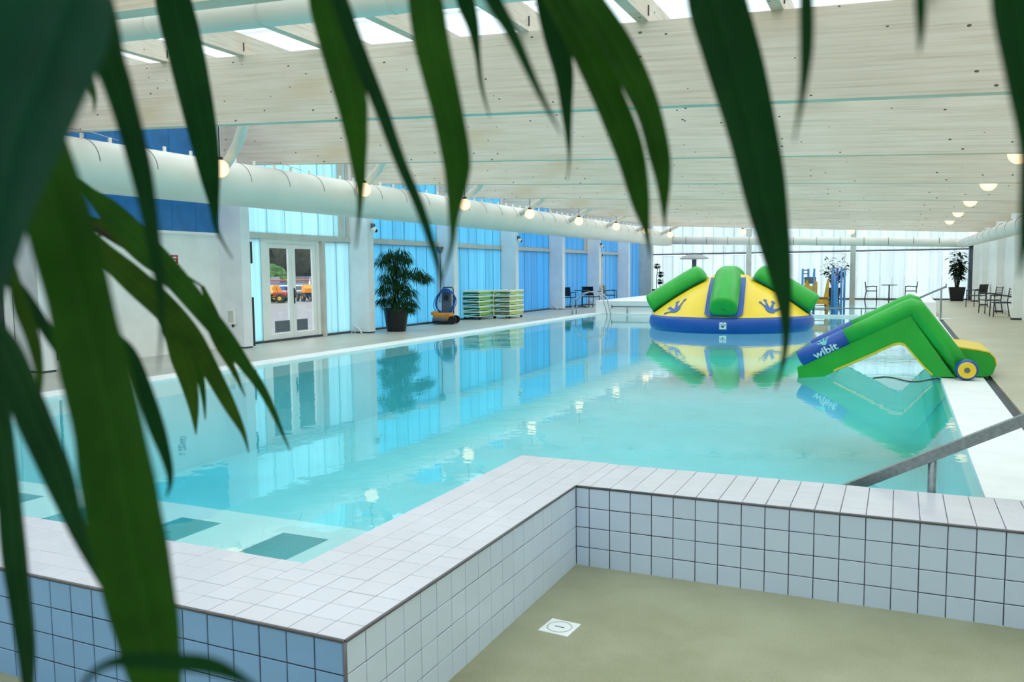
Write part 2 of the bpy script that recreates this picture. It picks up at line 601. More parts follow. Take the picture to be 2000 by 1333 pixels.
# side wall (runs away from the camera)
ws = sroot('wall_side')
struct('core', MB().box(-0.755, -0.012, -2.728, 0.735, SUNK, -0.008), 'grout', ws)
NS = 18
rw = 2.739 / NS
me = tile_mesh(0.152, rw, 'tile_top', gap=0.0042)
lay(ws, me, [-0.152 * (i + 0.5) for i in range(5)], [-2.739 + rw * (j + 0.5) for j in range(23)], lambda x, y: ((x, y, 0), (0, 0, 0)))
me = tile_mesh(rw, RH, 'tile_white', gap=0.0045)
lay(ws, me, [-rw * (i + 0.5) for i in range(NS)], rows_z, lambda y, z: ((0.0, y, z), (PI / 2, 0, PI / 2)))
struct('core', MB().box(-0.012, -0.004, -2.733, -0.0, SUNK, -0.004), 'grout', ws)
struct('edge_trim', MB().tube([(0, -2.737, -0.005), (0, 0, -0.005)], 0.0085, 8), 'trim_grey', ws)
struct('edge_trim', MB().tube([(0, -2.738, -0.005), (0, -2.738, SUNK)], 0.0085, 8), 'trim_grey', ws)
# right-hand wall
wr = sroot('wall_bench')
struct('core', MB().box(0.0, XR, 0.012, 0.735, SUNK, -0.008), 'grout', wr)
me = tile_mesh(0.15, 0.147, 'tile_top', gap=0.0042)
lay(wr, me, [0.0989 - 0.075 + 0.15 * i for i in range(1, 29)] , [0.147 * (j + 0.5) for j in range(5)], lambda x, y: ((x, y, 0), (0, 0, 0)))
me2 = tile_mesh(0.0989, 0.147, 'tile_top', gap=0.0042)
lay(wr, me2, [0.0495], [0.147 * (j + 0.5) for j in range(5)], lambda x, y: ((x, y, 0), (0, 0, 0)))
struct('core', MB().box(0.0, XR, 0.004, 0.012, SUNK, -0.004), 'grout_dark', wr)
me = tile_mesh(0.15, RH, 'tile_pale_cast', gap=0.0055)
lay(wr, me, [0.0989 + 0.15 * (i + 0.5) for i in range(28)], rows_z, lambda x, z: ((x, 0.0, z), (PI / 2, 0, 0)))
me = tile_mesh(0.0989, RH, 'tile_pale_cast', gap=0.0055)
lay(wr, me, [0.0495], rows_z, lambda x, z: ((x, 0.0, z), (PI / 2, 0, 0)))
struct('edge_trim', MB().tube([(0, 0, -0.005), (XR, 0, -0.005)], 0.0085, 8), 'trim_grey', wr)

# ---- shell: wall behind the camera, right wall
struct('wall_back', MB().box(XW, XR, YB - 0.2, YB, SUNK, 5.2), 'white_paint')
struct('wall_right', MB().box(XR, XR + 0.2, YB, YF, SUNK, 4.6), 'white_paint')
for y in (4.5, 10.5, 16.5, 22.3, 27.0, 32.6, 36.9):
    p = MB().box(XR - 0.24, XR, y, y + 0.3, 0.03, beam_z(XR)).build('pillar', 'white_paint')
    p['kind'] = 'structure'
    struct('baseboard_right', MB().box(XR - 0.25, XR, y - 0.01, y + 0.31, 0, 0.06), 'dark_strip')
for a, b in ((22.9, 26.6), (27.6, 32.2), (33.2, 36.6)):
    struct('trim_5', MB().box(XR - 0.05, XR, a, b, 0.12, 2.25), 'white_paint')
struct('pillar', MB().box(4.95, XR, 38.6, YF, 0, 2.55), 'grey_plastic')
sp = thing('wall_speaker', 'small black box high on the dark corner pillar above the far plant', 'speaker', (5.05, 38.5, 2.45))
MB().cbox(-0.2, 0.2, -0.08, 0.08, 0, 0.3, 0.02).build('body', 'black_plastic', sp)
MB().box(-0.17, 0.17, -0.09, -0.08, 0.03, 0.27).build('grille', 'dark_metal', sp)

# ---- left wall: pillars and bays
for y in PIL_Y:
    p = sroot('pillar')
    struct('shaft', MB().box(XW - 0.12, -10.15, y - 0.26, y, 0.035 if y > -2 else SUNK, beam_z(-10.4)), 'pillar_paint', p)
    struct('upper_post', MB().box(XW - 0.12, XW + 0.06, y - 0.26, y, beam_z(-10.4), 5.05), 'pillar_paint', p)
    if y > -2:
        struct('foot', MB().box(XW + 0.05, -10.16, y - 0.25, y - 0.01, 0, 0.035), 'dark_strip', p)
RZ0, RZ1 = 2.31, 2.44
TOPZ = 4.95


def panel_row(parent, y0, y1, z0, z1, mat, wid=0.6, x=XW):
    n = max(1, round((y1 - y0) / wid))
    w = (y1 - y0) / n
    mb = MB().box(-0.02, 0.02, -w / 2 + 0.002, w / 2 - 0.002, 0, z1 - z0)
    mb.box(0.019, 0.024, w / 2 - 0.012, w / 2 - 0.006, 0, z1 - z0)
    me = mb.mesh('panel', mat)
    for i in range(n):
        inst('panel', me, parent, (x, y0 + w * (i + 0.5), z0))


bays = [(PIL_Y[i], PIL_Y[i + 1] - 0.26) for i in range(len(PIL_Y) - 1)]
# bay 0 = the white wall, bay 1 = the door, bays 2.. = blue sheets
for i, (a, b) in enumerate(bays):
    k = i - 2                      # k = 0 is y 3.55..7.8
    wn = sroot('window_%d' % (i + 1))
    if k <= 0:
        z0 = 0 if a > -3 else SUNK
        struct('wall_left', MB().box(XW - 0.2, XW, a - 0.27, b + 0.27, z0, 2.33), 'white_paint')
        struct('rail', MB().box(XW - 0.1, XW + 0.04, a, b, 2.33, 2.38), 'white_paint', wn)
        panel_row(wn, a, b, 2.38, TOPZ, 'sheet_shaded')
        continue
    mat = 'sheet_aqua' if k == 1 else ('sheet_azure' if k <= 3 else 'sheet_blue')
    struct('rail', MB().box(XW - 0.08, XW + 0.08, a, b, RZ0, RZ1), 'grey_rail', wn)
    struct('sill', MB().box(XW - 0.08, XW + 0.04, a, b, 0, 0.05), 'dark_strip', wn)
    panel_row(wn, a, b, RZ1, TOPZ, mat)
    if k == 1:
        panel_row(wn, a + 0.05, 9.02, 0.05, RZ0, mat, 0.5)
        panel_row(wn, 11.22, b, 0.05, RZ0, mat, 0.55)
    elif k == 7:
        panel_row(wn, a + 1.9, b, 0.05, RZ0, mat)
    else:
        panel_row(wn, a, b, 0.05, RZ0, mat)
    if k in (1, 5):
        struct('stud', MB().box(XW - 0.06, XW + 0.06, b - 0.42, b - 0.22, RZ1, TOPZ).box(XW - 0.06, XW + 0.06, b - 0.12, b, RZ1, TOPZ), 'grey_rail', wn)
# last strip to the far corner
struct('pillar', MB().box(XW, -10.05, 38.6, YF, 0, 3.9), 'grey_rail')
ex = sroot('window_10')
panel_row(ex, PIL_Y[-1], 38.6, 0.05, TOPZ, 'sheet_blue')
# dark glazing left of the white wall, mostly behind leaves
dk = sroot('window_11')
struct('frame', MB().box(XW, XW + 0.05, 3.62, 4.12, 0.0, 0.12).box(XW, XW + 0.05, 3.62, 3.68, 0.12, 2.1).box(XW, XW + 0.05, 4.02, 4.12, 0.12, 2.1).box(XW, XW + 0.05, 3.62, 4.12, 2.1, 2.18), 'white_metal', dk)
struct('pane', MB().box(XW, XW + 0.02, 3.68, 4.02, 0.12, 2.1), 'smoked', dk)
dk = sroot('window_12')
struct('frame', MB().box(XW, XW + 0.05, 1.0, 3.2, 0.0, 0.1).box(XW, XW + 0.05, 1.0, 1.08, 0.1, 2.1).box(XW, XW + 0.05, 3.12, 3.2, 0.1, 2.1).box(XW, XW + 0.05, 1.0, 3.2, 2.1, 2.18), 'white_metal', dk)
struct('pane', MB().box(XW, XW + 0.02, 1.08, 3.12, 0.1, 2.1), 'smoked', dk)

# ---- glass double door in bay 1
d = sroot('door_1')
X0, X1 = XW - 0.12, XW + 0.03
DY0, DY1, DZ = 9.02, 11.06, 2.24
struct('frame', MB().box(X0, X1, DY0, DY0 + 0.18, 0, RZ0).box(X0, X1, DY1 - 0.1, DY1, 0, RZ0).box(X0, X1, DY0 + 0.18, DY1 - 0.1, DZ - 0.02, RZ0), 'white_metal', d)
struct('frame', MB().box(XW - 0.05, XW + 0.1, 11.1, 11.21, 0, RZ0), 'grey_rail', d)
struct('threshold', MB().box(X0, X1, DY0 + 0.18, DY1 - 0.1, 0, 0.04), 'dark_strip', d)
ya, yb = DY0 + 0.19, DY1 - 0.11
ym = (ya + yb) / 2
for j, (p, q) in enumerate(((ya, ym - 0.005), (ym + 0.005, yb))):
    lf = MB()
    xa, xb = XW - 0.05, XW + 0.0
    st = 0.115
    lf.box(xa, xb, p, p + st, 0.05, DZ - 0.03).box(xa, xb, q - st, q, 0.05, DZ - 0.03)
    lf.box(xa, xb, p + st, q - st, 0.05, 0.17).box(xa, xb, p + st, q - st, DZ - 0.13, DZ - 0.03)
    leaf = struct('door_leaf', lf, 'white_metal', d)
    struct('pane', MB().box(XW - 0.03, XW - 0.022, p + st, q - st, 0.17, DZ - 0.13), 'glass', leaf)
    u = (p + st + 0.16, q - st - 0.005) if j == 0 else (p + st + 0.03, q - st - 0.22)
    struct('lower_plate', MB().box(XW - 0.045, XW - 0.015, u[0], u[1], 0.2, 0.46), 'grey_plastic', leaf)
    if j == 1:
        struct('handle', MB().tube([(XW + 0.01, p + 0.05, 0.98), (XW + 0.045, p + 0.05, 0.98), (XW + 0.05, p + 0.05, 1.16)], 0.012, 8).box(XW, XW + 0.012, p + 0.03, p + 0.07, 0.84, 1.2), 'dark_metal', leaf)
# dark slots beside the door, on the pillar side
struct('trim_6', MB().box(-10.2, -10.165, 8.051, 8.13, 1.75, 2.2).box(-10.2, -10.165, 8.051, 8.13, 0.03, 1.05), 'black_plastic')

# ---- pale door near the far left corner
d = sroot('door_2')
fy = bays[9 - 1][0] + 0.1 if len(bays) > 8 else 35.2
fy = PIL_Y[8] + 0.15 if len(PIL_Y) > 8 else 35.2
fy = bays[-1][0] + 0.25
struct('frame', MB().box(XW - 0.05, XW + 0.06, fy, fy + 0.12, 0, RZ0).box(XW - 0.05, XW + 0.06, fy + 1.5, fy + 1.62, 0, RZ0).box(XW - 0.05, XW + 0.06, fy, fy + 1.62, RZ0 - 0.1, RZ0), 'grey_rail', d)
lf = struct('door_leaf', MB().box(XW - 0.03, XW + 0.03, fy + 0.12, fy + 1.5, 0.03, RZ0 - 0.1), 'white_metal', d)
struct('pane', MB().box(XW + 0.03, XW + 0.036, fy + 0.3, fy + 0.5, 1.0, 2.0), 'smoked', lf)

# ---- far wall: pale sheets, rail and mullions
fw = sroot('window_13')
NP = 28
pw = (4.95 + 10.05) / NP
mlo = MB().box(-pw / 2 + 0.002, pw / 2 - 0.002, -0.02, 0.02, 0, RZ0 - 0.06).box(pw / 2 - 0.012, pw / 2 - 0.006, -0.03, -0.02, 0, RZ0 - 0.06).mesh('panel', 'sheet_clear')
mhi = MB().box(-pw / 2 + 0.002, pw / 2 - 0.002, -0.02, 0.02, 0, 2.4).box(pw / 2 - 0.012, pw / 2 - 0.006, -0.03, -0.02, 0, 2.4).mesh('panel', 'sheet_clear')
for i in range(NP):
    x = -10.05 + pw * (i + 0.5)
    inst('panel', mlo, fw, (x, YF, 0.06))
    inst('panel', mhi, fw, (x, YF, RZ1 - 0.03))
struct('rail', MB().box(-10.05, 4.95, YF - 0.08, YF + 0.03, RZ0 + 0.02, RZ1 - 0.03), 'grey_plastic', fw)
struct('sill', MB().box(-10.05, 4.95, YF - 0.1, YF + 0.05, 0, 0.06), 'dark_strip', fw)
for x in (-4.99, -0.03):
    struct('mullion', MB().box(x - 0.12, x + 0.12, YF - 0.3, YF - 0.1, 0, 3.6), 'grey_rail', fw)

# ---- roof: beams, purlins, translucent sheets
SL = math.atan(0.0502)
for y in BEAM_Y:
    mb = MB()
    xa, xb = XW + 0.05, XR
    za, zb = beam_z(xa), beam_z(xb)
    ln = math.hypot(xb - xa, zb - za)
    mb.box(0, ln, -0.08, 0.08, 0, BEAM_D)
    b = mb.build('beam', 'beam')
    b.location = (xa, y + 0.08, za)
    b.rotation_euler = (0, SL, 0)
    b['kind'] = 'structure'
PUR = [-10.16 + 1.38 * i for i in range(12)]
LX = []
ceil = sroot('ceiling')
for i, y in enumerate([YB - 0.1] + BEAM_Y):
    y1 = ([YB - 0.1] + BEAM_Y + [YF + 0.1])[i + 1]
    for x in PUR:
        z = beam_z(x) + BEAM_D
        yy = y + (0.0 if i else 0)
        near = 0.0
        struct('purlin', MB().box(x - 0.06, x + 0.06, yy - 0.0, y1, z - 0.0, z + 0.27), 'beam', ceil)
        if i in (1, 2, 3):
            struct('hanger', MB().box(x - 0.075, x + 0.075, y1 - 0.012, y1 - 0.004, z + 0.05, z + 0.16), 'dark_strip', ceil)
ed = [XW - 0.1] + PUR[1:-1] + [XR + 0.2]
for i, y in enumerate([YB - 0.1] + BEAM_Y):
    y1 = ([YB - 0.1] + BEAM_Y + [YF + 0.1])[i + 1]
    n = 3 if 1 <= i <= 3 else 1
    st = (y1 - y) / n
    for j in range(len(ed) - 1):
        xc = (ed[j] + ed[j + 1]) / 2
        w = (ed[j + 1] - ed[j]) / 2 / math.cos(SL)
        me = MB().box(-w, w, -st / 2 - 0.03, st / 2 + 0.03, 0, 0.02).mesh('sheet', 'roof_sheet')
        for q in range(n):
            inst('sheet', me, ceil, (xc, y + st * (q + 0.5), beam_z(xc) + BEAM_D + 0.28 + (0.02 if q % 2 else 0)), (0, SL, 0))

# ---- ducts
dc = thing('ventilation_duct', 'thick white round duct running along the blue left wall', 'duct', (-9.25, 0, 3.2))
R0 = 0.40
path = [(0, y, 0) for y in (-7.5, 0, 8, 16, 24, 32, 36.6)] + [(0.12, 37.2, -0.02), (0.42, 37.5, -0.06), (0.62, 37.52, -0.08)]
MB().tube(path, [R0] * 7 + [R0, 0.36, 0.3], 36).build('pipe', 'duct', dc)
sm = MB()
prof = [(R0 + 0.001, -0.009), (R0 + 0.006, -0.004), (R0 + 0.006, 0.004), (R0 + 0.001, 0.009)]
ang = 26
for z0, z1 in zip(prof, prof[1:]):
    th = [PI / 2 - 1.5 + 3.0 * k / ang for k in range(ang + 1)]
    sm.add([(z0[0] * math.cos(q), z0[1], z0[0] * math.sin(q)) for q in th] + [(z1[0] * math.cos(q), z1[1], z1[0] * math.sin(q)) for q in th],
           [(k, k + 1, k + 1 + ang + 1, k + ang + 1) for k in range(ang)], True)
sme = sm.mesh('seam', 'duct_seam')
hk = MB().cbox(-0.02, 0.02, -0.025, 0.025, R0 - 0.01, R0 + 0.085, 0.008).mesh('hanger_clip', 'white_metal')
y = -3.0
i = 0
while y < 36.5:
    inst('seam', sme, dc, (0, y, 0))
    inst('hanger_clip', hk, dc, (0, y + 0.02, 0))
    inst('hanger_clip', hk, dc, (0, y + 0.52, 0))
    y += 1.08
for y in BEAM_Y[1:]:
    for s in (-0.75, 0.75):
        MB().tube([(0, y + s, R0 + 0.06), (0.05, y + 0.08, beam_z(-9.2) - 3.2 + 0.02)], 0.006, 5).build('suspension_wire', 'steel', dc)
for k, yl in enumerate([5.27, 9.4, 13.95, 18.2, 22.55, 26.85, 31.2, 35.5]):
    MB().tube([(0.3, yl + 0.8, 0.16), (0.75, yl + 0.5, 0.28), (1.35, yl + 0.1, 0.5), (1.6, yl - 0.05, 0.72), (1.62, yl - 0.05, 1.3)], 0.085, 18).build('branch_pipe', 'duct', dc)
fd = thing('ventilation_duct', 'slim white duct crossing below the ceiling along the bright far wall', 'duct', (-8.6, 37.5, 3.06))
MB().tube([(0, 0, 0), (6.6, 0, -0.2), (12.9, 0, -0.42), (13.15, -0.15, -0.45), (13.2, -0.5, -0.47)], 0.2, 24).build('pipe', 'duct', fd)
for k in range(12):
    x = 0.7 + k * 1.05
    MB().tube([(x - 0.012, 0, -0.031 * x), (x + 0.012, 0, -0.031 * x)], 0.206, 24).build('seam', 'duct_seam', fd)
rd = thing('ventilation_duct', 'slim white duct running along the top of the white right wall', 'duct', (4.62, 36.78, 2.6))
MB().tube([(0, 0, 0), (0, -10, -0.06), (0, -22, -0.13), (0, -33, -0.18)], 0.2, 24).build('pipe', 'duct', rd)
for k in range(14):
    y = -1.0 - 2.1 * k
    MB().tube([(0, y, 0.0055 * y), (0, y - 0.02, 0.0055 * y)], 0.205, 24).build('seam', 'duct_seam', rd)
cd = thing('ventilation_duct', 'pale round pipe crossing under the skylights, nearest the plant', 'duct', (-7.5, 1.2, 4.24))
MB().tube([(-3, 0, 0.17), (2, 0, -0.06), (6, 0, -0.26), (12.6, 0, -0.6)], 0.14, 24).build('pipe', 'duct', cd)
for k in range(9):
    x = -2.2 + 1.5 * k
    MB().tube([(x, 0, 0.04 - 0.05 * x + 0.0), (x + 0.03, 0, 0.04 - 0.05 * (x + .03))], 0.146, 24).build('seam', 'duct', cd)

# ================================================================== OUTSIDE, seen through the door
struct('ground', MB().box(-140, XW - 0.13, -40, 160, -0.3, -0.06).box(XW - 0.13, 80, YF + 0.1, 160, -0.3, -0.06), 'pavement')

# ================================================================== LAMPS
def globe(x, y, z, label, grp, rod):
    t = thing('globe_lamp', label, 'lamp', (x, y, z), 0, grp)
    MB().sphere((0, 0, 0), 0.15, 28, 16).build('globe', 'lamp', t)
    MB().lathe([(0.0, 0.19), (0.05, 0.19), (0.055, 0.135), (0.0, 0.135)], 0, 0, 16).build('fitting', 'dark_metal', t)
    MB().tube([(0, 0, 0.18), (0, 0, rod)], 0.009, 8).build('rod', 'dark_metal', t)
    return t


ords = ['first', 'second', 'third', 'fourth', 'fifth', 'sixth', 'seventh', 'eighth']
for k, y in enumerate([5.35, 9.5, 14.05, 18.3, 22.65, 26.95, 31.3, 35.7]):
    globe(-8.3, y, 3.29, 'glowing round globe lamp by the thick left duct, %s from the near end' % ords[k], 'globe lamps along the left duct', beam_z(-8.3) + BEAM_D + 0.275 - 3.29)
for k, y in enumerate([BEAM_Y[i] + 0.36 for i in (3, 4, 5, 6, 7)]):
    globe(3.53, y, 3.1, 'glowing globe lamp recessed between ceiling beams above the right deck, %s from the near end' % ords[k], 'globe lamps along the right side', beam_z(3.6) + BEAM_D + 0.275 - 3.1)
for k, (x, z) in enumerate(((-4.8, 3.31), (0.02, 3.22))):
    globe(x, 35.7, z, ['glowing globe lamp before the left mullion of the far wall', 'glowing globe lamp before the right mullion of the far wall'][k], 'globe lamps before the far wall', beam_z(x) + BEAM_D + 0.275 - z)

# ================================================================== emblem and lettering
def disc(cx, cy, r, n=14):
    return [(cx + r * math.cos(2 * PI * k / n), cy + r * math.sin(2 * PI * k / n)) for k in range(n)]


def emblem_polys():
    """a splayed frog foot, about 1 unit tall, palm at the bottom"""
    out = []
    palm = [(-0.05, 0.0), (0.1, 0.02), (0.2, 0.12), (0.24, 0.26), (0.16, 0.36), (0.0, 0.33), (-0.16, 0.36), (-0.25, 0.26), (-0.2, 0.1)]
    out.append(palm)
    for (bx, by), (tx, ty), r in (((-0.18, 0.27), (-0.52, 0.42), 0.085), ((-0.12, 0.3), (-0.34, 0.78), 0.095), ((0.02, 0.3), (0.06, 0.95), 0.11), ((0.15, 0.3), (0.46, 0.74), 0.1)):
        dx, dy = tx - bx, ty - by
        l = math.hypot(dx, dy)
        nx, ny = -dy / l, dx / l
        out.append([(bx + nx * 0.085, by + ny * 0.085), (bx - nx * 0.085, by - ny * 0.085), (tx - nx * 0.028, ty - ny * 0.028), (tx + nx * 0.028, ty + ny * 0.028)])
        out.append(disc(tx, ty, r))
    return out


def print_polys(polys, fn, name, mat, parent, sub=1):
    """lay flat polygons on a surface with fn(u, v) -> 3D point"""
    bm = bmesh.new()
    for p in polys:
        vs = [bm.verts.new((u, v, 0)) for u, v in p]
        bm.faces.new(vs)
    bmesh.ops.triangulate(bm, faces=bm.faces[:])
    for _ in range(sub):
        long = [e for e in bm.edges if e.calc_length() > 0.12]
        if long:
            bmesh.ops.subdivide_edges(bm, edges=long, cuts=1)
            bmesh.ops.triangulate(bm, faces=[f for f in bm.faces if len(f.verts) > 3])
    for i, v in enumerate(bm.verts):
        v.co = fn(v.co.x, v.co.y)
    me = bpy.data.meshes.new(name)
    bm.to_mesh(me)
    bm.free()
    me.materials.append(M[mat])
    o = bpy.data.objects.new(name, me)
    COL.objects.link(o)
    o.parent = parent
    return o


def text_polys_mesh(txt, off=0.0):
    cu = bpy.data.curves.new('lettering', 'FONT')
    cu.body = txt
    cu.size = 1.0
    cu.offset = off
    cu.resolution_u = 3
    cu.fill_mode = 'FRONT'
    ob = bpy.data.objects.new('lettering', cu)
    COL.objects.link(ob)
    dg = bpy.context.evaluated_depsgraph_get()
    me = bpy.data.meshes.new_from_object(ob.evaluated_get(dg))
    bpy.data.objects.remove(ob)
    return me


def print_text(txt, fn, name, mat, parent, off=0.026):
    me = text_polys_mesh(txt, off)
    bm = bmesh.new()
    bm.from_mesh(me)
    bmesh.ops.triangulate(bm, faces=bm.faces[:])
    for _ in range(3):
        long = [e for e in bm.edges if e.calc_length() > 0.15]
        if not long:
            break
        bmesh.ops.subdivide_edges(bm, edges=long, cuts=1)
        bmesh.ops.triangulate(bm, faces=[f for f in bm.faces if len(f.verts) > 3])
    xs = [v.co.x for v in bm.verts]
    mx = (min(xs) + max(xs)) / 2
    for v in bm.verts:
        v.co = fn(v.co.x - mx, v.co.y)
    out = bpy.data.meshes.new(name)
    bm.to_mesh(out)
    bm.free()
    out.materials.append(M[mat])
    o = bpy.data.objects.new(name, out)
    COL.objects.link(o)
    o.parent = parent
    return o


# ================================================================== INFLATABLE DOME
dome = thing('inflatable_dome', 'big round inflatable climbing dome floating in the pool, yellow and green on a blue ring', 'inflatable', (-2.1, 17.6, WZ))
RB, RT, ZB0, ZT0 = 2.08, 0.52, 0.36, 1.36
MB().lathe([(1.6, -0.06), (2.02, -0.05), (2.13, 0.03), (2.16, 0.16), (2.14, 0.29), (2.07, 0.365), (2.0, 0.37)], 0, 0, 64).build('base_ring', 'pvc_blue', dome)


def cone_pt(u, a, off=0.0):
    """u 0..1 up the cone, a azimuth"""
    bul = 0.05 * math.sin(PI * u)
    r = RB + (RT - RB) * u
    z = ZB0 + (ZT0 - ZB0) * u
    nr, nz = 0.54, 0.84
    return Vector(((r + nr * (bul + off)) * math.cos(a), (r + nr * (bul + off)) * math.sin(a), z + nz * (bul + off)))


AZ = [-PI / 2 + 0.1 + PI / 2 * q for q in range(4)]
wy = MB()
for q in range(4):
    n, m = 16, 10
    a0 = AZ[q]
    vs = [cone_pt(j / m, a0 + PI / 2 * i / n) for j in range(m + 1) for i in range(n + 1)]
    fs = [(j * (n + 1) + i, j * (n + 1) + i + 1, (j + 1) * (n + 1) + i + 1, (j + 1) * (n + 1) + i) for j in range(m) for i in range(n)]
    MB().add(vs, fs, True).build('slope_panel', 'pvc_yellow', dome)
MB().lathe([(RT + 0.03, ZT0 - 0.03), (RT - 0.06, ZT0 + 0.05), (0.0, ZT0 + 0.08)], 0, 0, 40).build('top_panel', 'pvc_yellow', dome)
# blue band under each tube, then the tube
RTUBE = 0.345
for a in AZ:
    ca, sa = math.cos(a), math.sin(a)
    def P(u, w, off):
        c = cone_pt(u, a, off)
        return Vector((c.x - sa * w, c.y + ca * w, c.z))
    hw = 0.47
    # rounded-end strap following the cone
    vs, fs = [], []
    U = [0.0, 0.02, 0.06] + [0.1 + 0.085 * i for i in range(11)]
    for u in U:
        half = hw - (0.16 * (1 - u / 0.06) ** 2 if u < 0.06 else 0)
        for w_ in (-half, -half * 0.6, 0, half * 0.6, half):
            c = cone_pt(u, a, 0.0)
            r = math.hypot(c.x, c.y)
            da = math.atan2(w_, r)
            p = cone_pt(u, a + da, 0.035)
            k = 1 / max(0.3, math.cos(da))
            vs.append((p.x * (1 + (k - 1) * 0.6), p.y * (1 + (k - 1) * 0.6), p.z))
    for j in range(len(U) - 1):
        for i in range(4):
            fs.append((j * 5 + i, j * 5 + i + 1, j * 5 + i + 6, j * 5 + i + 5))
    MB().add(vs, fs, True).build('tube_border', 'pvc_blue', dome)
    p0 = cone_pt(0.07, a, 0.17)
    p1 = cone_pt(0.93, a, 0.14)
    dv = (p1 - p0).normalized()
    pts, rs = [], []
    for t, r in ((-0.045, 0.14), (-0.04, 0.26), (-0.02, 0.33), (0.03, RTUBE), (0.25, RTUBE + .005), (0.5, RTUBE), (0.75, RTUBE), (0.92, RTUBE - .01), (0.98, 0.3), (1.02, 0.22), (1.04, 0.1)):
        pts.append(p0 + (p1 - p0) * t)
        rs.append(r)
    tb = MB().tube(pts, rs, 32).build('tube', 'pvc_green', dome)
    e = p0 - dv * 0.075
    MB().tube([e, e - dv * 0.03], 0.04, 12).build('valve', 'pvc_green', tb)
    # white tag on the ring
    tg = MB()
    def ring(w_, z, o=0.004):
        rr = 2.16 + o
        return Vector((rr * math.cos(a + w_ / rr), rr * math.sin(a + w_ / rr), z))
    tg.add([ring(-.085, .08), ring(.085, .08), ring(.085, .25), ring(-.085, .25)], [(0, 1, 2, 3)])
    tgo = tg.build('tag_label', 'print_white', dome)
    print_polys(emblem_polys(), lambda u, v: ring(u * 0.12, 0.115 + v * 0.105, 0.007), 'emblem', 'print_dark', tgo)
for q, a in enumerate((-PI * 3 / 4 + 0.2, -PI / 4 - 0.1, PI / 4, PI * 3 / 4)):
    rot = (-0.9, 0.75, 0.5, -0.5)[q]
    def fn(u, v, a=a, rot=rot):
        s = 0.52
        x = (u * math.cos(rot) + v * math.sin(rot)) * s
        y = (-u * math.sin(rot) + v * math.cos(rot)) * s
        r = 1.75
        return cone_pt(0.1 + y / 1.6, a + x / r, 0.012)
    def fn2(u, v, f=fn):
        return f(u, v)
    print_polys(emblem_polys(), fn2, 'emblem', 'print_blue', dome, 2)

# ================================================================== INFLATABLE SLIDE
YN, YFAR = 7.3, 9.7
slide = thing('inflatable_slide', 'green inflatable slide bent over the pool edge with blue lettered ends', 'inflatable', (0, 0, 0))
A = Vector((0.77, 0, 0.205))
Bp = Vector((2.235, 0, 0.985))
Cc = Vector((2.86, 0, 0.15))
RA = 0.128
dAB = (Bp - A).normalized()
split = A + dAB * 0.70
for yy, nm in ((YN + RA, 'near'), (YFAR - RA, 'far')):
    off = Vector((0, yy, 0))
    pts = [A - dAB * 0.03, A - dAB * 0.015, A + dAB * 0.01, A + dAB * 0.3, split]
    rail = MB().tube([p + off for p in pts], [RA * .55, RA * .85, RA, RA, RA], 24).build('side_tube_end', 'pvc_blue', slide)
    up = split
    arc = [up, A + dAB * 1.1, Bp - dAB * 0.09, Bp - dAB * 0.03 + Vector((0.005, 0, -0.004)), Bp + (Cc - Bp).normalized() * 0.05 + Vector((-0.003, 0, 0.002)), Bp + (Cc - Bp).normalized() * 0.11, Bp + (Cc - Bp) * 0.5, Cc, Cc + (Cc - Bp).normalized() * 0.04]
    MB().tube([p + off for p in arc], [RA, RA, RA, RA * 1.04, RA * 1.04, RA, RA * 1.0, RA, RA * .6], 24).build('side_tube', 'pvc_green', slide)
    if nm == 'near':
        nrm = Vector((-dAB.z, 0, dAB.x))
        mid = A + dAB * 0.36
        def wrap(u, v, o=0.003):
            # u along the tube, v around it (metres)
            ang = v / RA
            return mid + off + dAB * u + (Vector((0, -1, 0)) * math.cos(ang) + nrm * math.sin(ang)) * (RA + o)
        sc = 0.165
        print_text('wibit', lambda x, y: wrap(x * sc * 1.06, y * sc - 0.095), 'lettering', 'print_white', rail)
        polys = emblem_polys()
        print_polys(polys[:1] + polys[1:], lambda u, v: wrap(u * 0.16 + 0.035, v * 0.15 + 0.035), 'emblem', 'print_teal', rail)
# body between the tubes: green side walls, yellow underside, sliding surface
body = [(0.74, -0.08), (0.72, 0.08), (0.83, 0.13), (2.2, 0.86), (2.74, 0.06), (2.79, 0.02), (2.5, 0.02), (2.40, 0.12), (2.2, 0.36), (2.14, 0.43), (2.08, 0.45), (2.0, 0.43), (1.6, 0.22), (1.22, 0.03), (1.1, -0.04)]
for y0, y1 in ((YN + 0.05, YN + 0.17), (YFAR - 0.17, YFAR - 0.05)):
    MB().prism(body, 'y', y0, y1).build('side_panel', 'pvc_green', slide)
under = [(2.5, 0.025), (2.40, 0.125), (2.2, 0.365), (2.14, 0.435), (2.08, 0.455), (2.0, 0.435), (1.6, 0.225), (1.22, 0.035)]
MB().prism(under + [(p[0] + 0.0, p[1] + 0.03) for p in reversed(under)], 'y', YN + 0.035, YFAR - 0.035).build('underside', 'pvc_yellow', slide)
top = [(0.8, 0.13), (2.2, 0.87), (2.7, 0.12)]
MB().prism(top + [(2.62, 0.1), (2.2, 0.7), (0.84, 0.02)], 'y', YN + 0.17, YFAR - 0.17).build('sliding_surface', 'pvc_yellow', slide)
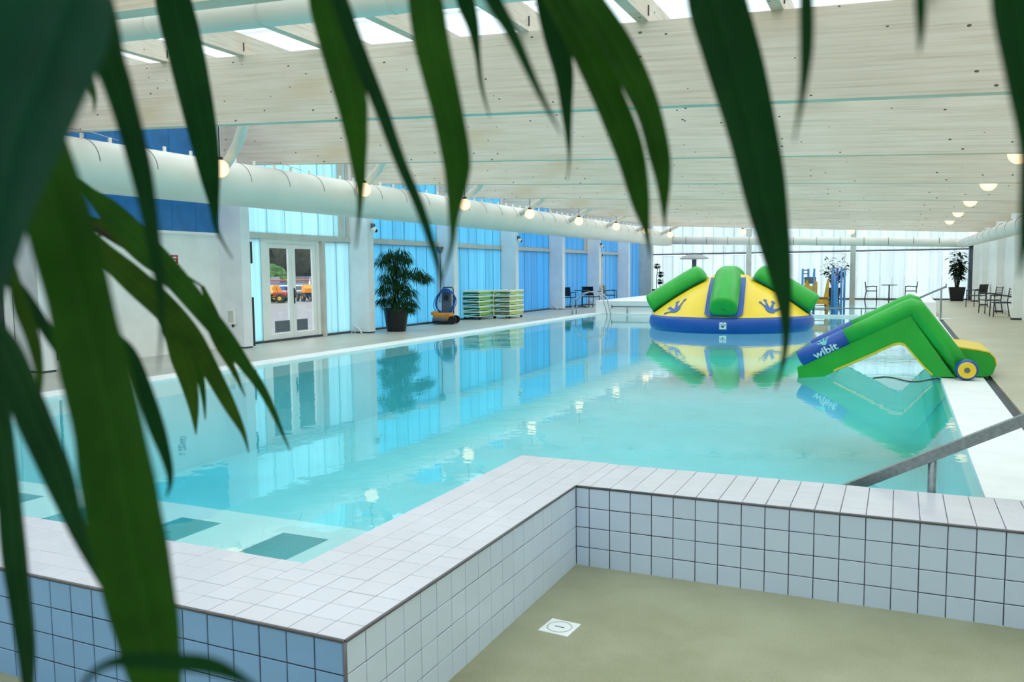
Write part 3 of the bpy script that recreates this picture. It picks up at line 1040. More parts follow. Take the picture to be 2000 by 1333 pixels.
for yy in (YN - 0.2, YFAR + 0.0):
    wl = MB()
    prof = [(0.0, -0.09), (0.1, -0.09), (0.135, -0.06), (0.142, 0.0), (0.135, 0.06), (0.1, 0.09), (0.0, 0.09)]
    sg = 32
    wl.add([(2.9 + r * math.cos(2 * PI * k / sg), yy + 0.1 + t, 0.147 + r * math.sin(2 * PI * k / sg)) for r, t in prof for k in range(sg)],
           [(i * sg + k, i * sg + (k + 1) % sg, (i + 1) * sg + (k + 1) % sg, (i + 1) * sg + k) for i in range(6) for k in range(sg)], True)
    wo = wl.build('wheel', 'pvc_blue', slide)
    for rr, tt, mt, nm in ((0.1, 0.006, 'pvc_yellow', 'wheel_cap'), (0.032, 0.012, 'grey_plastic', 'wheel_hub')):
        s_ = -1 if yy < 8 else 1
        MB().add([(2.9 + q * math.cos(2 * PI * k / sg), yy + 0.1 + s_ * (0.088 + e), 0.147 + q * math.sin(2 * PI * k / sg)) for q, e in ((rr + .01, 0), (rr, tt)) for k in range(sg)],
                 [(k, (k + 1) % sg, (k + 1) % sg + sg, k + sg) for k in range(sg)] + [tuple(range(sg, 2 * sg))]).build(nm, mt, wo)
# rear cushion
cu = [(2.6, 0.02), (3.16, 0.02), (3.24, 0.06), (3.27, 0.17), (3.25, 0.27), (3.18, 0.345), (3.05, 0.37), (2.6, 0.43)]
MB().prism(cu, 'y', YN + 0.26, YN + 1.75).build('cushion', 'pvc_green', slide)
cap = [(2.6, 0.432), (3.05, 0.374), (3.185, 0.348), (3.255, 0.272), (3.275, 0.17), (3.29, 0.17), (3.27, 0.28), (3.2, 0.362), (3.06, 0.392), (2.6, 0.45)]
MB().prism(cap, 'y', YN + 0.28, YN + 1.73).build('cushion_top', 'pvc_yellow', slide)
MB().tube([(2.72, YN + 0.3, 0.42), (2.72, YN + 0.3, 0.47)], 0.022, 10).build('valve', 'dark_metal', slide)
rp = MB()
pts = []
for k in range(26):
    t = k / 25
    pts.append((1.75 + 0.95 * t, 7.25 + 0.22 * math.sin(t * 9), WZ + 0.006))
ro = rp.tube(pts, 0.009, 6).build('mooring_rope', 'wood_dark')
tag(ro, 'thin brown rope lying on the water under the green slide', 'rope')

# ================================================================== RAILS AND LADDER
lad = thing('pool_ladder', 'pair of arched stainless grab rails over the far left pool edge', 'ladder', (-7.67, 22.4, 0))
for s in (-0.2, 0.2):
    pts = [(-0.72, s, 0.0), (-0.72, s, 0.25)]
    for k in range(13):
        a = PI - PI * 0.80 * k / 12
        pts.append((-0.08 + 0.62 * math.cos(a), s, 0.28 + 0.52 * math.sin(a)))
    pts += [(0.55, s, 0.05), (0.58, s, -0.3), (0.58, s, -0.9)]
    r = MB().tube(pts, 0.021, 12).build('grab_rail', 'steel', lad)
    MB().lathe([(0.0, 0.012), (0.05, 0.01), (0.055, 0.0)], -0.72, s, 16).build('flange', 'steel', r)
for z in (-0.35, -0.6):
    MB().cbox(0.54, 0.62, -0.2, 0.2, z - 0.015, z + 0.015, 0.006).build('tread', 'steel', lad)

hr = thing('handrail', 'grey metal handrail sloping down into the water beside the tiled wall', 'handrail', (2.29, 0.95, 0))
MB().prism([(-0.75, -0.225), (-0.75, -0.143), (0.95, 0.758), (0.95, 0.676)], 'y', -0.028, 0.028).build('bar', 'rail_steel', hr)
MB().tube([(0.0, 0, -0.5), (0.0, 0, 0.19)], 0.027, 14).build('post', 'rail_steel', hr)
MB().tube([(0.87, 0, 0.006), (0.87, 0, 0.65)], 0.027, 14).build('post', 'rail_steel', hr)

fr = thing('handrail', 'sloping steel handrail on a post by the white block at the far end', 'handrail', (3.2, 22.2, 0))
MB().tube([(-0.95, 0.2, 0.44), (-0.2, 0.05, 0.82), (0.1, 0.0, 0.96)], 0.03, 12).build('bar', 'rail_steel', fr)
MB().tube([(-0.02, 0, 0.0), (-0.02, 0, 0.9)], 0.025, 12).build('post', 'rail_steel', fr)
MB().tube([(0.1, 0.0, 0.92), (0.1, 0, 1.05)], 0.02, 10).build('finial', 'rail_steel', fr)
MB().cbox(-0.2, 0.25, -0.15, 0.15, 0, 0.02, 0.005).build('base_plate', 'white_metal', fr)
lr = thing('handrail', 'low straight steel rail along the edge between the two pools', 'handrail', (-7.3, 23.28, 0))
MB().tube([(0, 0, 0.25), (8.7, 0, 0.25)], 0.02, 10).build('bar', 'rail_steel', lr)
for x in (0.0,):
    MB().tube([(0.01, 0, 0.18), (0.01, 0, 0.32)], 0.025, 10).build('end_cap', 'rail_steel', lr)
for x in (0.58, 2.6, 4.4, 6.3, 8.28):
    MB().tube([(x, 0, 0.0), (x, 0, 0.25)], 0.022, 10).build('post', 'rail_steel', lr)

# ================================================================== CHAIRS AND TABLES
def chair(label, group, solid):
    t = thing('armchair', label, 'chair', (0, 0, 0), 0, group)
    # faces +y locally, back at -y
    MB().cbox(-0.25, 0.25, -0.24, 0.24, 0.42, 0.455, 0.012).build('seat', 'dark_metal', t)
    for sx in (-0.27, 0.27):
        MB().tube([(sx, 0.24, 0), (sx, 0.22, 0.64)], 0.016, 8).build('leg', 'dark_metal', t)
        MB().tube([(sx, -0.3, 0), (sx, -0.23, 0.44), (sx, -0.29, 0.88)], 0.016, 8).build('leg', 'dark_metal', t)
        MB().tube([(sx, 0.25, 0.64), (sx, 0.1, 0.665), (sx, -0.255, 0.63)], 0.02, 8).build('armrest', 'dark_metal', t)
    if solid:
        MB().add([(-0.27, -0.245, 0.5), (0.27, -0.245, 0.5), (0.27, -0.295, 0.87), (-0.27, -0.295, 0.87),
                  (-0.27, -0.225, 0.5), (0.27, -0.225, 0.5), (0.27, -0.275, 0.87), (-0.27, -0.275, 0.87)],
                 [(0, 1, 2, 3), (7, 6, 5, 4), (0, 4, 5, 1), (2, 6, 7, 3), (0, 3, 7, 4), (1, 5, 6, 2)]).build('backrest', 'black_plastic', t)
    else:
        b = MB()
        for z in (0.6, 0.68, 0.76, 0.84):
            y = -0.24 - (z - 0.5) * 0.13
            b.tube([(-0.27, y, z), (0.27, y, z)], 0.012, 6)
        b.build('backrest', 'dark_metal', t)
    return t


def place(t0, x, y, rz, label, group=None, z=0, first=[True]):
    return dup(t0, (x, y, z), rz, label, group)


def table(label, loc, r=0.34):
    t = thing('cafe_table', label, 'table', loc)
    MB().lathe([(0, 0.735), (r, 0.735), (r + .005, 0.72), (r, 0.705), (0, 0.705)], 0, 0, 28).build('tabletop', 'dark_metal', t)
    MB().tube([(0, 0, 0.03), (0, 0, 0.705)], 0.03, 12).build('pedestal', 'dark_metal', t)
    b = MB()
    for k in range(4):
        a = PI / 4 + PI / 2 * k
        b.tube([(0, 0, 0.06), (0.3 * math.cos(a), 0.3 * math.sin(a), 0.018)], 0.018, 8)
    b.build('foot', 'dark_metal', t)
    return t


c1 = chair('black chair beside the potted plant side of the left cafe table, back to the pool', 'chairs by the blue wall', True)
c1.location = (-10.46, 27.1, 0)
c1.rotation_euler = (0, 0, -0.1)
c1['label'] = 'solid-backed black chair half hidden by the pillar at the left table'
dup(c1, (-9.85, 28.35, 0), -0.25, 'solid-backed black chair in front of the blue sheets, beside the arched ladder')
dup(c1, (-9.72, 30.55, 0), -PI / 2 + 0.15, 'solid-backed black armchair standing side-on just past the ladder')
table('small round dark table between the two black chairs by the blue wall', (-10.0, 27.65, 0))
c2 = chair('slender dark armchair before the bright far wall, left of its table', 'chairs before the far wall', False)
c2.location = (0.85, 38.3, 0)
c2.rotation_euler = (0, 0, -PI / 2)
dup(c2, (2.55, 38.3, 0), PI / 2, 'slender dark armchair before the bright far wall, right of its table')
table('thin dark cafe table between two chairs before the far wall', (1.62, 38.3, 0), 0.36)
dup(c2, (4.88, 24.0, 0), PI / 2 + 0.1, 'dark armchair nearest along the white right wall', 'chairs along the right wall')
dup(c2, (4.78, 26.2, 0), PI / 2 + 0.25, 'dark armchair second along the white right wall', 'chairs along the right wall')
dup(c1, (4.75, 31.2, 0), PI / 2 - 0.6, 'black solid-backed chair farthest along the white right wall', 'chairs along the right wall')

# ================================================================== PLANTS
def card_leaf(mb, base, d, l, w, droop):
    """one curved leaf, four quads"""
    d = d.normalized()
    side = d.cross(Vector((0, 0, 1)))
    side = side.normalized() if side.length > 0.01 else Vector((1, 0, 0))
    p = base
    vs = []
    for i in range(4):
        t = i / 3
        q = base + d * (l * t) + Vector((0, 0, -droop * l * t * t))
        ww = w * (0.3, 1.0, 0.75, 0.05)[i]
        vs += [q - side * ww, q + side * ww]
    mb.add(vs, [(0, 1, 3, 2), (2, 3, 5, 4), (4, 5, 7, 6)])


def pot(t, r0, r1, h, sq=False):
    if sq:
        b = MB()
        prof = [(r0, 0), (r1, h), (r1 - 0.03, h), (r1 - 0.05, h - 0.06)]
        vs = [(sx * r, sy * r, z) for r, z in prof for sx, sy in ((-1, -1), (1, -1), (1, 1), (-1, 1))]
        fs = [(i * 4 + k, i * 4 + (k + 1) % 4, (i + 1) * 4 + (k + 1) % 4, (i + 1) * 4 + k) for i in range(3) for k in range(4)] + [(3, 2, 1, 0)]
        b.add(vs, fs).build('pot', 'pot_black', t)
        MB().box(-r1 + .05, r1 - .05, -r1 + .05, r1 - .05, h - 0.09, h - 0.06).build('soil', 'soil', t)
    else:
        MB().lathe([(0, 0), (r0, 0), (r0 + 0.01, 0.02), (r1, h - 0.03), (r1 + 0.012, h - 0.02), (r1 + 0.01, h), (r1 - 0.02, h), (r1 - 0.03, h - 0.07)], 0, 0, 36).build('pot', 'pot_black', t)
        MB().lathe([(0, h - 0.06), (r1 - 0.03, h - 0.07)], 0, 0, 24).build('soil', 'soil', t)


# weeping fig by the door
pt = thing('weeping_fig', 'bushy drooping fig in a black pot against blue sheets, right of the glass door', 'plant', (-9.9, 13.15, 0))
pot(pt, 0.24, 0.33, 0.6)
R = random.Random(5)
tr = MB()
for k in range(3):
    a = k * 2.1
    tr.tube([(0.05 * math.cos(a), 0.05 * math.sin(a), 0.53), (0.07 * math.cos(a + 1), 0.07 * math.sin(a + 1), 1.0), (0.05 * math.cos(a + 2), 0.05 * math.sin(a + 2), 1.5), (0.1 * math.cos(a + 3), 0.1 * math.sin(a + 3), 1.95)], [0.02, 0.018, 0.014, 0.008], 6)
clumps = [((-0.12, -0.1, 2.0), 0.2, 90), ((0.1, 0.1, 2.02), 0.22, 90), ((-0.3, -0.15, 1.85), 0.15, 60), ((0.28, 0.1, 1.9), 0.14, 50),
          ((0.0, 0, 1.7), 0.22, 110), ((0.2, 0.1, 1.55), 0.25, 120), ((0.5, 0.28, 1.5), 0.2, 100), ((0.68, 0.42, 1.42), 0.13, 60), ((-0.15, -0.1, 1.4), 0.24, 120),
          ((0.1, 0, 1.2), 0.28, 130), ((-0.25, -0.2, 1.12), 0.16, 70), ((0.3, 0.15, 1.05), 0.2, 90), ((0, 0, 0.9), 0.3, 130), ((-0.28, -0.18, 0.82), 0.14, 60), ((0.3, 0.2, 0.75), 0.2, 90), ((0.05, -0.05, 0.68), 0.3, 100), ((0.36, 0.1, 0.6), 0.1, 40)]
fl = MB()
for c, r, n in clumps:
    tr.tube([(0.02, 0, c[2] - 0.12), (c[0] * 0.6, c[1] * 0.6, c[2] + 0.02), c], [0.009, 0.006, 0.004], 5)
    for _ in range(int(n * 1.9)):
        v = Vector((R.gauss(0, 1), R.gauss(0, 1), R.gauss(0, 0.6))).normalized() * r * R.random() ** 0.5
        b = Vector(c) + v
        card_leaf(fl, b, Vector((v.x * 2 + R.uniform(-.2, .2) * r, v.y * 2 + R.uniform(-.2, .2) * r, -0.45 * r)), R.uniform(0.12, 0.2), R.uniform(0.008, 0.013), 0.75)
tr.build('stem', 'bark', pt)
fo = fl.build('foliage', 'foliage', pt)
fo['kind'] = 'stuff'

# topiary with three balls
tp = thing('topiary_plant', 'dark topiary with three round tufts in a black pot behind the yellow dome', 'plant', (-9.4, 37.6, 0))
pot(tp, 0.24, 0.33, 0.55)
st = MB()
for x in (-0.09, 0.1):
    st.tube([(x, 0, 0.45), (x * 0.9, 0, 1.2), (x * 0.4, 0, 1.7)], 0.018, 6)
st.build('stem', 'bark', tp)
for c, r in (((-0.06, 0, 1.76), 0.17), ((0.12, 0, 1.32), 0.2), ((0.1, 0, 0.95), 0.17)):
    f = MB()
    for _ in range(190):
        v = Vector((R.gauss(0, 1), R.gauss(0, 1), R.gauss(0, 0.8))).normalized()
        card_leaf(f, Vector(c) + Vector((v.x * r, v.y * r, v.z * r * 0.6)) * R.uniform(0.3, 1), v, 0.09, 0.025, 0.2)
    o = f.build('foliage', 'foliage_far', tp)
    o['kind'] = 'stuff'


def shrub(name, label, loc, sq, h, spread, n, seed, ph, lw, tilt=(0, 0)):
    R = random.Random(seed)
    t = thing(name, label, 'plant', loc)
    pot(t, 0.25, 0.34, ph, sq)
    st, fl = MB(), MB()
    for k in range(n):
        a = R.uniform(0, 2 * PI)
        top = Vector((math.cos(a) * spread * R.uniform(.2, 1) + tilt[0], math.sin(a) * spread * R.uniform(.2, 1) + tilt[1], ph + (h - ph) * R.uniform(0.35, 1)))
        base = Vector((0.05 * math.cos(a), 0.05 * math.sin(a), ph - 0.08))
        mid = (base * 0.55 + top * 0.45) + Vector((0, 0, 0.15))
        st.tube([base, mid, top], [0.012, 0.008, 0.004], 5)
        for j in range(13):
            u = 0.35 + 0.65 * j / 12
            q = base.lerp(mid, u * 2) if u < .5 else mid.lerp(top, u * 2 - 1)
            aa = R.uniform(0, 2 * PI)
            card_leaf(fl, q, Vector((math.cos(aa), math.sin(aa), R.uniform(-.3, .5))), R.uniform(0.12, 0.22) * lw, R.uniform(0.028, 0.045) * lw, 0.35)
    st.build('stem', 'bark', t)
    o = fl.build('foliage', 'foliage_far', t)
    o['kind'] = 'stuff'
    return t


shrub('potted_shrub', 'open airy shrub in a pot behind the blue and yellow play frame', (-0.85, 38.2, 0), False, 2.2, 0.75, 17, 8, 0.6, 1.6, (0.05, 0))
shrub('potted_shrub', 'leafy shrub in a black square pot in the far right corner', (4.45, 37.9, 0), True, 2.4, 0.48, 24, 21, 0.62, 1.8, (-0.05, 0))

# ================================================================== POOL CLEANER
pc = thing('pool_cleaner', 'orange pool cleaning robot on a grey trolley with coiled blue hose', 'pool cleaner', (-10.2, 16.2, 0), 0.25)
# local +x towards the wall-parallel viewer right
rb = MB().cbox(-0.28, 0.27, -0.24, 0.2, 0.1, 0.34, 0.05).cbox(-0.34, -0.14, -0.2, 0.1, 0.27, 0.38, 0.03).build('robot_body', 'orange', pc)
MB().tube([(-0.26, -0.26, 0.15), (0.16, -0.26, 0.15)], 0.06, 14).build('brush_roller', 'grey_plastic', rb)
MB().cbox(-0.3, 0.34, -0.27, 0.25, 0.03, 0.1, 0.02).build('trolley_base', 'black_plastic', pc)
for y in (-0.22, 0.22):
    MB().tube([(0.32, y - 0.035, 0.13), (0.32, y + 0.035, 0.13)], 0.12, 20).build('wheel', 'black_plastic', pc)
MB().cbox(-0.1, 0.2, 0.12, 0.26, 0.3, 0.98, 0.04).build('control_unit', 'grey_plastic', pc)
MB().tube([(0.24, 0.24, 0.3), (0.24, 0.26, 1.02), (0.2, 0.26, 1.08), (-0.06, 0.26, 1.08), (-0.1, 0.26, 1.02), (-0.1, 0.24, 0.5)], 0.016, 8).build('handle', 'black_plastic', pc)
MB().cbox(0.0, 0.12, 0.06, 0.13, 0.7, 0.85, 0.01).build('hook', 'dark_metal', pc)
hs = MB()
Rr = random.Random(3)
for k in range(9):
    ry = 0.36 + Rr.uniform(-.03, .03)
    rx = 0.27 + Rr.uniform(-.03, .03) + (0.1 if k == 8 else 0)
    off = 0.02 + 0.012 * k
    cz = 0.67 + Rr.uniform(-.03, .02) - (0.06 if k == 8 else 0)
    hs.tube([(0.05 + (rx + 0.04 * math.sin(a * 2)) * math.cos(a), 0.10 - off, cz + ry * math.sin(a)) for a in [2 * PI * j / 28 for j in range(29)]], 0.012, 6, False)
hs.build('hose', 'hose_blue', pc)

# ================================================================== STACKED LOUNGERS
def lounger(label, grp, length, green):
    t = thing('stacked_lounger', label, 'lounger', (0, 0, 0), 0, grp)
    f = MB()
    for x in (-0.3, 0.3):
        f.cbox(x - 0.025, x + 0.025, -length / 2, length / 2, 0.11, 0.165, 0.01)
    for y in (-length / 2 + 0.03, 0.0, length / 2 - 0.03):
        f.box(-0.28, 0.28, y - 0.025, y + 0.025, 0.12, 0.155)
    f.build('frame', 'white_metal', t)
    MB().add([(-0.28, -length / 2 + .04, 0.1), (0.28, -length / 2 + .04, 0.1), (0.28, 0, 0.035), (-0.28, 0, 0.035), (-0.28, length / 2 - .04, 0.1), (0.28, length / 2 - .04, 0.1)],
             [(0, 1, 2, 3), (3, 2, 5, 4)]).build('sling', green, t)
    for x in (-0.315, 0.305):
        MB().box(x, x + 0.012, -length / 2 + .03, length / 2 - .03, 0.03, 0.105).build('side_cloth', green, t)
    for y in (-length / 2 + .06, length / 2 - .06):
        for x in (-0.3, 0.3):
            MB().tube([(x, y, 0.0), (x, y, 0.12)], 0.018, 6).build('leg', 'white_metal', t)
    return t


lv = ['bottom', 'second', 'third', 'fourth', 'top']
for sname, (x, y), g, ln in (('far', (-10.42, 19.0), 'lime_mesh', 1.25), ('near', (-9.74, 19.75), 'lime_pale', 1.1)):
    side = 'left' if sname == 'far' else 'right'
    l0 = None
    for k in range(5 if sname == 'far' else 5):
        lab = 'green and white lounger in the %s stack by the cleaner, %s of the stack' % (side, lv[k])
        z = 0.11 + 0.165 * k
        if l0 is None:
            l0 = lounger(lab, 'stacked loungers by the blue wall', ln, g)
            l0.location = (x, y, z)
        else:
            dup(l0, (x + random.uniform(-.02, .02), y + random.uniform(-.03, .03), z), random.uniform(-.02, .02), lab)
    tr = thing('stack_dolly', 'low white dolly with black wheels under the %s lounger stack' % side, 'dolly', (x, y, 0))
    MB().box(-0.3, 0.3, -ln / 2, ln / 2, 0.085, 0.11).build('deck', 'white_metal', tr)
    for sx in (-0.27, 0.27):
        for sy in (-ln / 2 + .1, ln / 2 - .1):
            MB().tube([(sx - 0.02, sy, 0.045), (sx + 0.02, sy, 0.045)], 0.045, 14).build('wheel', 'black_plastic', tr)

# ================================================================== SMALL WALL THINGS
bx = thing('junction_box', 'pale electrical box on the pillar left of the glass door', 'electrical box', (-10.42, 7.78, 0.66))
MB().cbox(-0.09, 0.09, -0.07, 0.008, -0.16, 0.16, 0.015).build('case', 'white_metal', bx)
MB().box(-0.07, 0.07, -0.075, -0.069, -0.12, 0.12).build('lid', 'grey_rail', bx)
MB().tube([(0.0, -0.02, -0.16), (0.0, -0.02, -0.22)], 0.02, 8).build('gland', 'dark_metal', bx)
sg = thing('alarm_sign', 'small red square sign on the white left wall', 'sign', (XW, 6.6, 1.83))
MB().box(0, 0.012, -0.09, 0.09, -0.08, 0.08).build('plate', 'red', sg)
MB().box(0.012, 0.014, -0.05, 0.05, 0.02, 0.05).box(0.012, 0.014, -0.03, 0.03, -0.045, -0.005).build('symbol', 'print_white', sg)
ab = thing('alarm_box', 'small red call box below the red sign on the left wall', 'alarm', (XW, 6.62, 1.66))
MB().cbox(0, 0.05, -0.06, 0.06, -0.06, 0.06, 0.01).build('case', 'red', ab)
MB().box(0.05, 0.054, -0.03, 0.03, -0.03, 0.03).build('button', 'print_white', ab)
nm = ['nearest', 'middle', 'farthest']
for k, y in enumerate((PIL_Y[4], PIL_Y[6], PIL_Y[8])):
    cm = thing('security_camera', 'small white camera with a black lens on a left pillar, %s of three' % nm[k], 'camera', (-10.15, y - 0.06, 2.62), 0, 'cameras on the left pillars')
    MB().cbox(0, 0.08, -0.05, 0.05, 0.05, 0.16, 0.01).build('bracket', 'grey_plastic', cm)
    MB().sphere((0.07, 0, 0.0), 0.075, 16, 10).build('housing', 'white_metal', cm)
    MB().sphere((0.11, 0.015, -0.02), 0.05, 14, 8).build('lens', 'black_plastic', cm)
sn = thing('wall_sensor', 'grey cone shaped sensor under the window rail above the orange cleaner', 'sensor', (XW + 0.1, 16.75, 2.22))
MB().lathe([(0.0, -0.1), (0.05, -0.1), (0.11, 0.08), (0.0, 0.08)], 0.05, 0, 16).build('horn', 'grey_plastic', sn)
MB().tube([(0.05, 0, -0.1), (0.05, 0.02, -0.9), (0.0, 0.02, -1.6)], 0.012, 6).build('cable', 'grey_plastic', sn)
rs = thing('rail_switch', 'tiny dark box on the window rail above the cleaner', 'switch', (XW + 0.1, 16.95, 2.44))
MB().cbox(-0.04, 0.04, -0.05, 0.05, 0, 0.1, 0.01).build('case', 'dark_metal', rs)
MB().tube([(0, 0, 0.1), (0, 0, 0.13)], 0.015, 8).build('knob', 'red', rs)
eg = thing('exit_sign', 'small green sign box over the pale far left door', 'sign', (XW + 0.08, fy + 0.75, 2.46))
MB().cbox(-0.04, 0.04, -0.15, 0.15, 0, 0.16, 0.01).build('case', 'white_metal', eg)
MB().box(0.04, 0.045, -0.13, 0.13, 0.02, 0.14).build('face', 'pvc_green', eg)
for k, y in enumerate((PIL_Y[4], PIL_Y[5], PIL_Y[6], PIL_Y[7], PIL_Y[8])):
    hb_ = thing('hose_bracket', 'white angled pipe bracket at the foot of a left pillar, %s from the glass door' % ords[k], 'bracket', (-10.45, y - 0.3, 0), 0, 'brackets at the pillar feet')
    MB().tube([(-0.12, 0, 0.0), (-0.12, 0, 0.26)], 0.016, 8).build('upright', 'white_metal', hb_)
    MB().tube([(-0.12, 0, 0.2), (0.05, -0.03, 0.1), (0.1, -0.03, 0.0)], 0.022, 8).build('stay', 'white_metal', hb_)

# white mushroom fountain
mf = thing('mushroom_fountain', 'grey mushroom shaped water fountain standing behind the dome', 'fountain', (-6.5, 33, 0.452))
MB().tube([(0, 0, 0.0), (0, 0, 1.55)], 0.1, 16).build('stem', 'grey_plastic', mf)
MB().lathe([(0.0, 1.55), (0.6, 1.57), (0.66, 1.59), (0.62, 1.63), (0.36, 1.77), (0.0, 1.79)], 0, 0, 36).build('cap', 'shade_grey', mf)

# ================================================================== WATER PLAY FRAME
pf = thing('water_play_frame', 'blue and yellow climbing frame standing in the shallow pool', 'play frame', (0, 24.5, 0))
for x, y, h, m_ in ((-0.93, 0, 1.53, 'sky_blue'), (-0.77, 0.25, 1.53, 'sky_blue'), (-0.56, 0, 1.53, 'sky_blue'), (-0.62, 0.55, 1.4, 'sky_blue'),
                    (0.02, 0, 1.57, 'sky_blue'), (0.16, 0.2, 1.55, 'pvc_blue'), (0.3, 0, 1.57, 'sky_blue'), (0.38, 0.3, 1.5, 'sky_blue'), (0.1, -0.1, 1.3, 'sky_blue')):
    MB().tube([(x, y, -0.2), (x, y, h)], 0.035, 12).build('post', m_, pf)
for z in (1.2, 1.36, 1.48):
    MB().tube([(-0.93, 0, z), (-0.77, 0.25, z)], 0.015, 6).tube([(-0.56, 0, z), (-0.62, 0.55, z)], 0.015, 6).build('rung', 'dark_metal', pf)
MB().prism([(-0.85, 0.62), (-0.85, 1.06), (-0.77, 1.16), (-0.72, 0.99), (-0.65, 0.93), (-0.58, 0.99), (-0.53, 1.16), (-0.45, 1.06), (-0.45, 0.62)], 'y', -0.03, 0.02).build('side_panel', 'amber', pf)
MB().prism([(-0.98, 0.6), (-0.9, 0.95), (-0.86, 1.0), (-0.86, 0.6)], 'y', 0.1, 0.15).build('side_panel', 'amber', pf)
MB().box(-0.87, -0.5, -0.01, 0.0, 1.02, 1.25).build('mesh_panel', 'grey_plastic', pf)
MB().prism([(-0.2, 0.0), (-0.24, 0.6), (-0.14, 1.16), (-0.08, 1.16), (-0.1, 0.0)], 'y', -0.06, 0.0).build('ladder_side', 'amber', pf)
MB().prism([(0.1, 0.0), (0.06, 0.9), (0.1, 1.1), (0.2, 1.1), (0.22, 0.0)], 'y', -0.12, -0.07).build('ladder_side', 'sky_blue', pf)
MB().box(0.06, 0.2, 0.02, 0.05, 0.55, 1.1).build('climb_panel', 'amber', pf)
MB().box(-0.86, -0.1, -0.1, 0.6, 0.5, 0.56).build('platform', 'wood_dark', pf)
MB().box(-0.76, -0.14, -0.12, -0.09, 0.34, 0.5).build('apron', 'amber', pf)
for z in (0.16, 0.3):
    MB().box(-0.6, -0.14, -0.2 - (0.3 - z), -0.1, z - 0.02, z).build('step', 'dark_metal', pf)

# ---- outside things
def blob(c, r, seed, amp=0.35, sub=3, sz=1.0):
    bm = bmesh.new()
    bmesh.ops.create_icosphere(bm, subdivisions=sub, radius=1)
    for v in bm.verts:
        n_ = noise.noise(v.co * 2.3 + Vector((seed * 7.1, seed, 0))) + 0.5 * noise.noise(v.co * 5.1 + Vector((seed, 3, 0)))
        v.co = Vector(c) + Vector((v.co.x, v.co.y, v.co.z * sz)) * r * (1 + amp * n_)
    bm.verts.index_update()
    mb = MB().add([v.co[:] for v in bm.verts], [[v.index for v in f.verts] for f in bm.faces], False)
    bm.free()
    return mb


GZ = -0.06
tl = ['leftmost', 'second', 'third', 'fourth', 'rightmost']
for k, (x, y, h) in enumerate(((-62, 55, 16), (-66, 76, 20), (-84, 101, 20), (-104, 124, 22), (-62, 99, 16))):
    t = thing('yard_tree', 'dull dark tree far beyond the glass door, %s of five' % tl[k], 'tree', (x, y, GZ), 0, 'trees beyond the yard')
    MB().tube([(0, 0, 0), (0.1, 0, h * 0.35), (0, 0.1, h * 0.7)], [0.28, 0.2, 0.08], 8).build('trunk', 'bark', t)
    mb = blob((0, 0, h * 0.5), h * 0.36, k + 1, 0.5, 4, 1.25)
    for q in range(5):
        a = q * 1.3 + k
        b = blob((math.cos(a) * h * 0.22, math.sin(a) * h * 0.22, h * (0.16 + 0.12 * q)), h * 0.2, q + k * 5, 0.5, 2)
        mb.add(b.v, b.f)
    mb.build('crown', 'tree_dull', t)
bsh = thing('round_bush', 'bright green bush standing before the dark trees outside', 'bush', (-52, 57.4, GZ))
b = blob((0, 0, 1.25), 1.3, 9, 0.4, 3)
for q in range(4):
    c = blob((math.cos(q * 1.7) * 0.9, math.sin(q * 1.7) * 0.9, 0.8 + 0.2 * q), 0.8, q + 20, 0.5, 2)
    b.add(c.v, c.f)
b.build('foliage', 'bush_green', bsh)
MB().tube([(0, 0, 0), (0, 0, 0.8)], 0.08, 6).build('stem', 'bark', bsh)


def kart(label, loc, rz, body, second):
    t = thing('pedal_kart', label, 'vehicle', loc, rz, 'karts in the yard')
    # length along x
    MB().tube([(-0.75, -0.25, 0.3), (0.75, -0.25, 0.3), (0.75, 0.25, 0.3), (-0.75, 0.25, 0.3), (-0.75, -0.25, 0.3)], 0.035, 8).build('frame', 'dark_metal', t)
    MB().prism([(-0.6, 0.5), (-0.62, 0.75), (-0.45, 0.98), (-0.2, 0.98), (0.0, 0.62), (0.12, 0.5)], 'y', -0.36, 0.36).build('rear_hood', body, t)
    MB().cbox(0.1, 0.75, -0.3, 0.3, 0.36, 0.6, 0.05).build('front_body', second, t)
    MB().cbox(-0.1, 0.16, -0.22, 0.22, 0.5, 0.58, 0.02).build('seat', 'black_plastic', t)
    MB().tube([(0.35, 0, 0.55), (0.2, 0, 0.9)], 0.018, 6).build('steering_column', 'dark_metal', t)
    for x in (-0.5, 0.5):
        for y in (-0.42, 0.42):
            w_ = MB().tube([(x, y - 0.07, 0.25), (x, y + 0.07, 0.25)], 0.25, 20).build('wheel', 'black_plastic', t)
            MB().tube([(x, y - 0.075, 0.25), (x, y + 0.075, 0.25)], 0.11, 14).build('hub', 'amber', w_)
    return t


kart('orange and red kart parked outside, seen through the left door pane', (-29.8, 31.5, GZ), 0.5, 'orange', 'red')
kart('orange kart with a red front parked outside by the middle of the glass door', (-30.6, 33.2, GZ), 0.9, 'orange', 'red')
kart('orange kart parked outside, seen through the right door pane', (-29.6, 34.3, GZ), 2.6, 'orange', 'grey_plastic')
kart('grey and orange kart parked outside at the right edge of the door', (-30.0, 36.0, GZ), 0.8, 'grey_plastic', 'orange')
yf = thing('yard_fence', 'low red and white rail fence behind the parked karts', 'fence', (-33.5, 37.5, GZ))
for k in range(9):
    MB().tube([(0, -8 + 2 * k, 0), (0, -8 + 2 * k, 1.25)], 0.05, 8).build('post', 'white_metal', yf)
for z, m_ in ((0.5, 'white_metal'), (0.85, 'white_metal'), (1.2, 'red')):
    MB().tube([(0, -8, z), (0, 8, z)], 0.045, 8).build('rail', m_, yf)


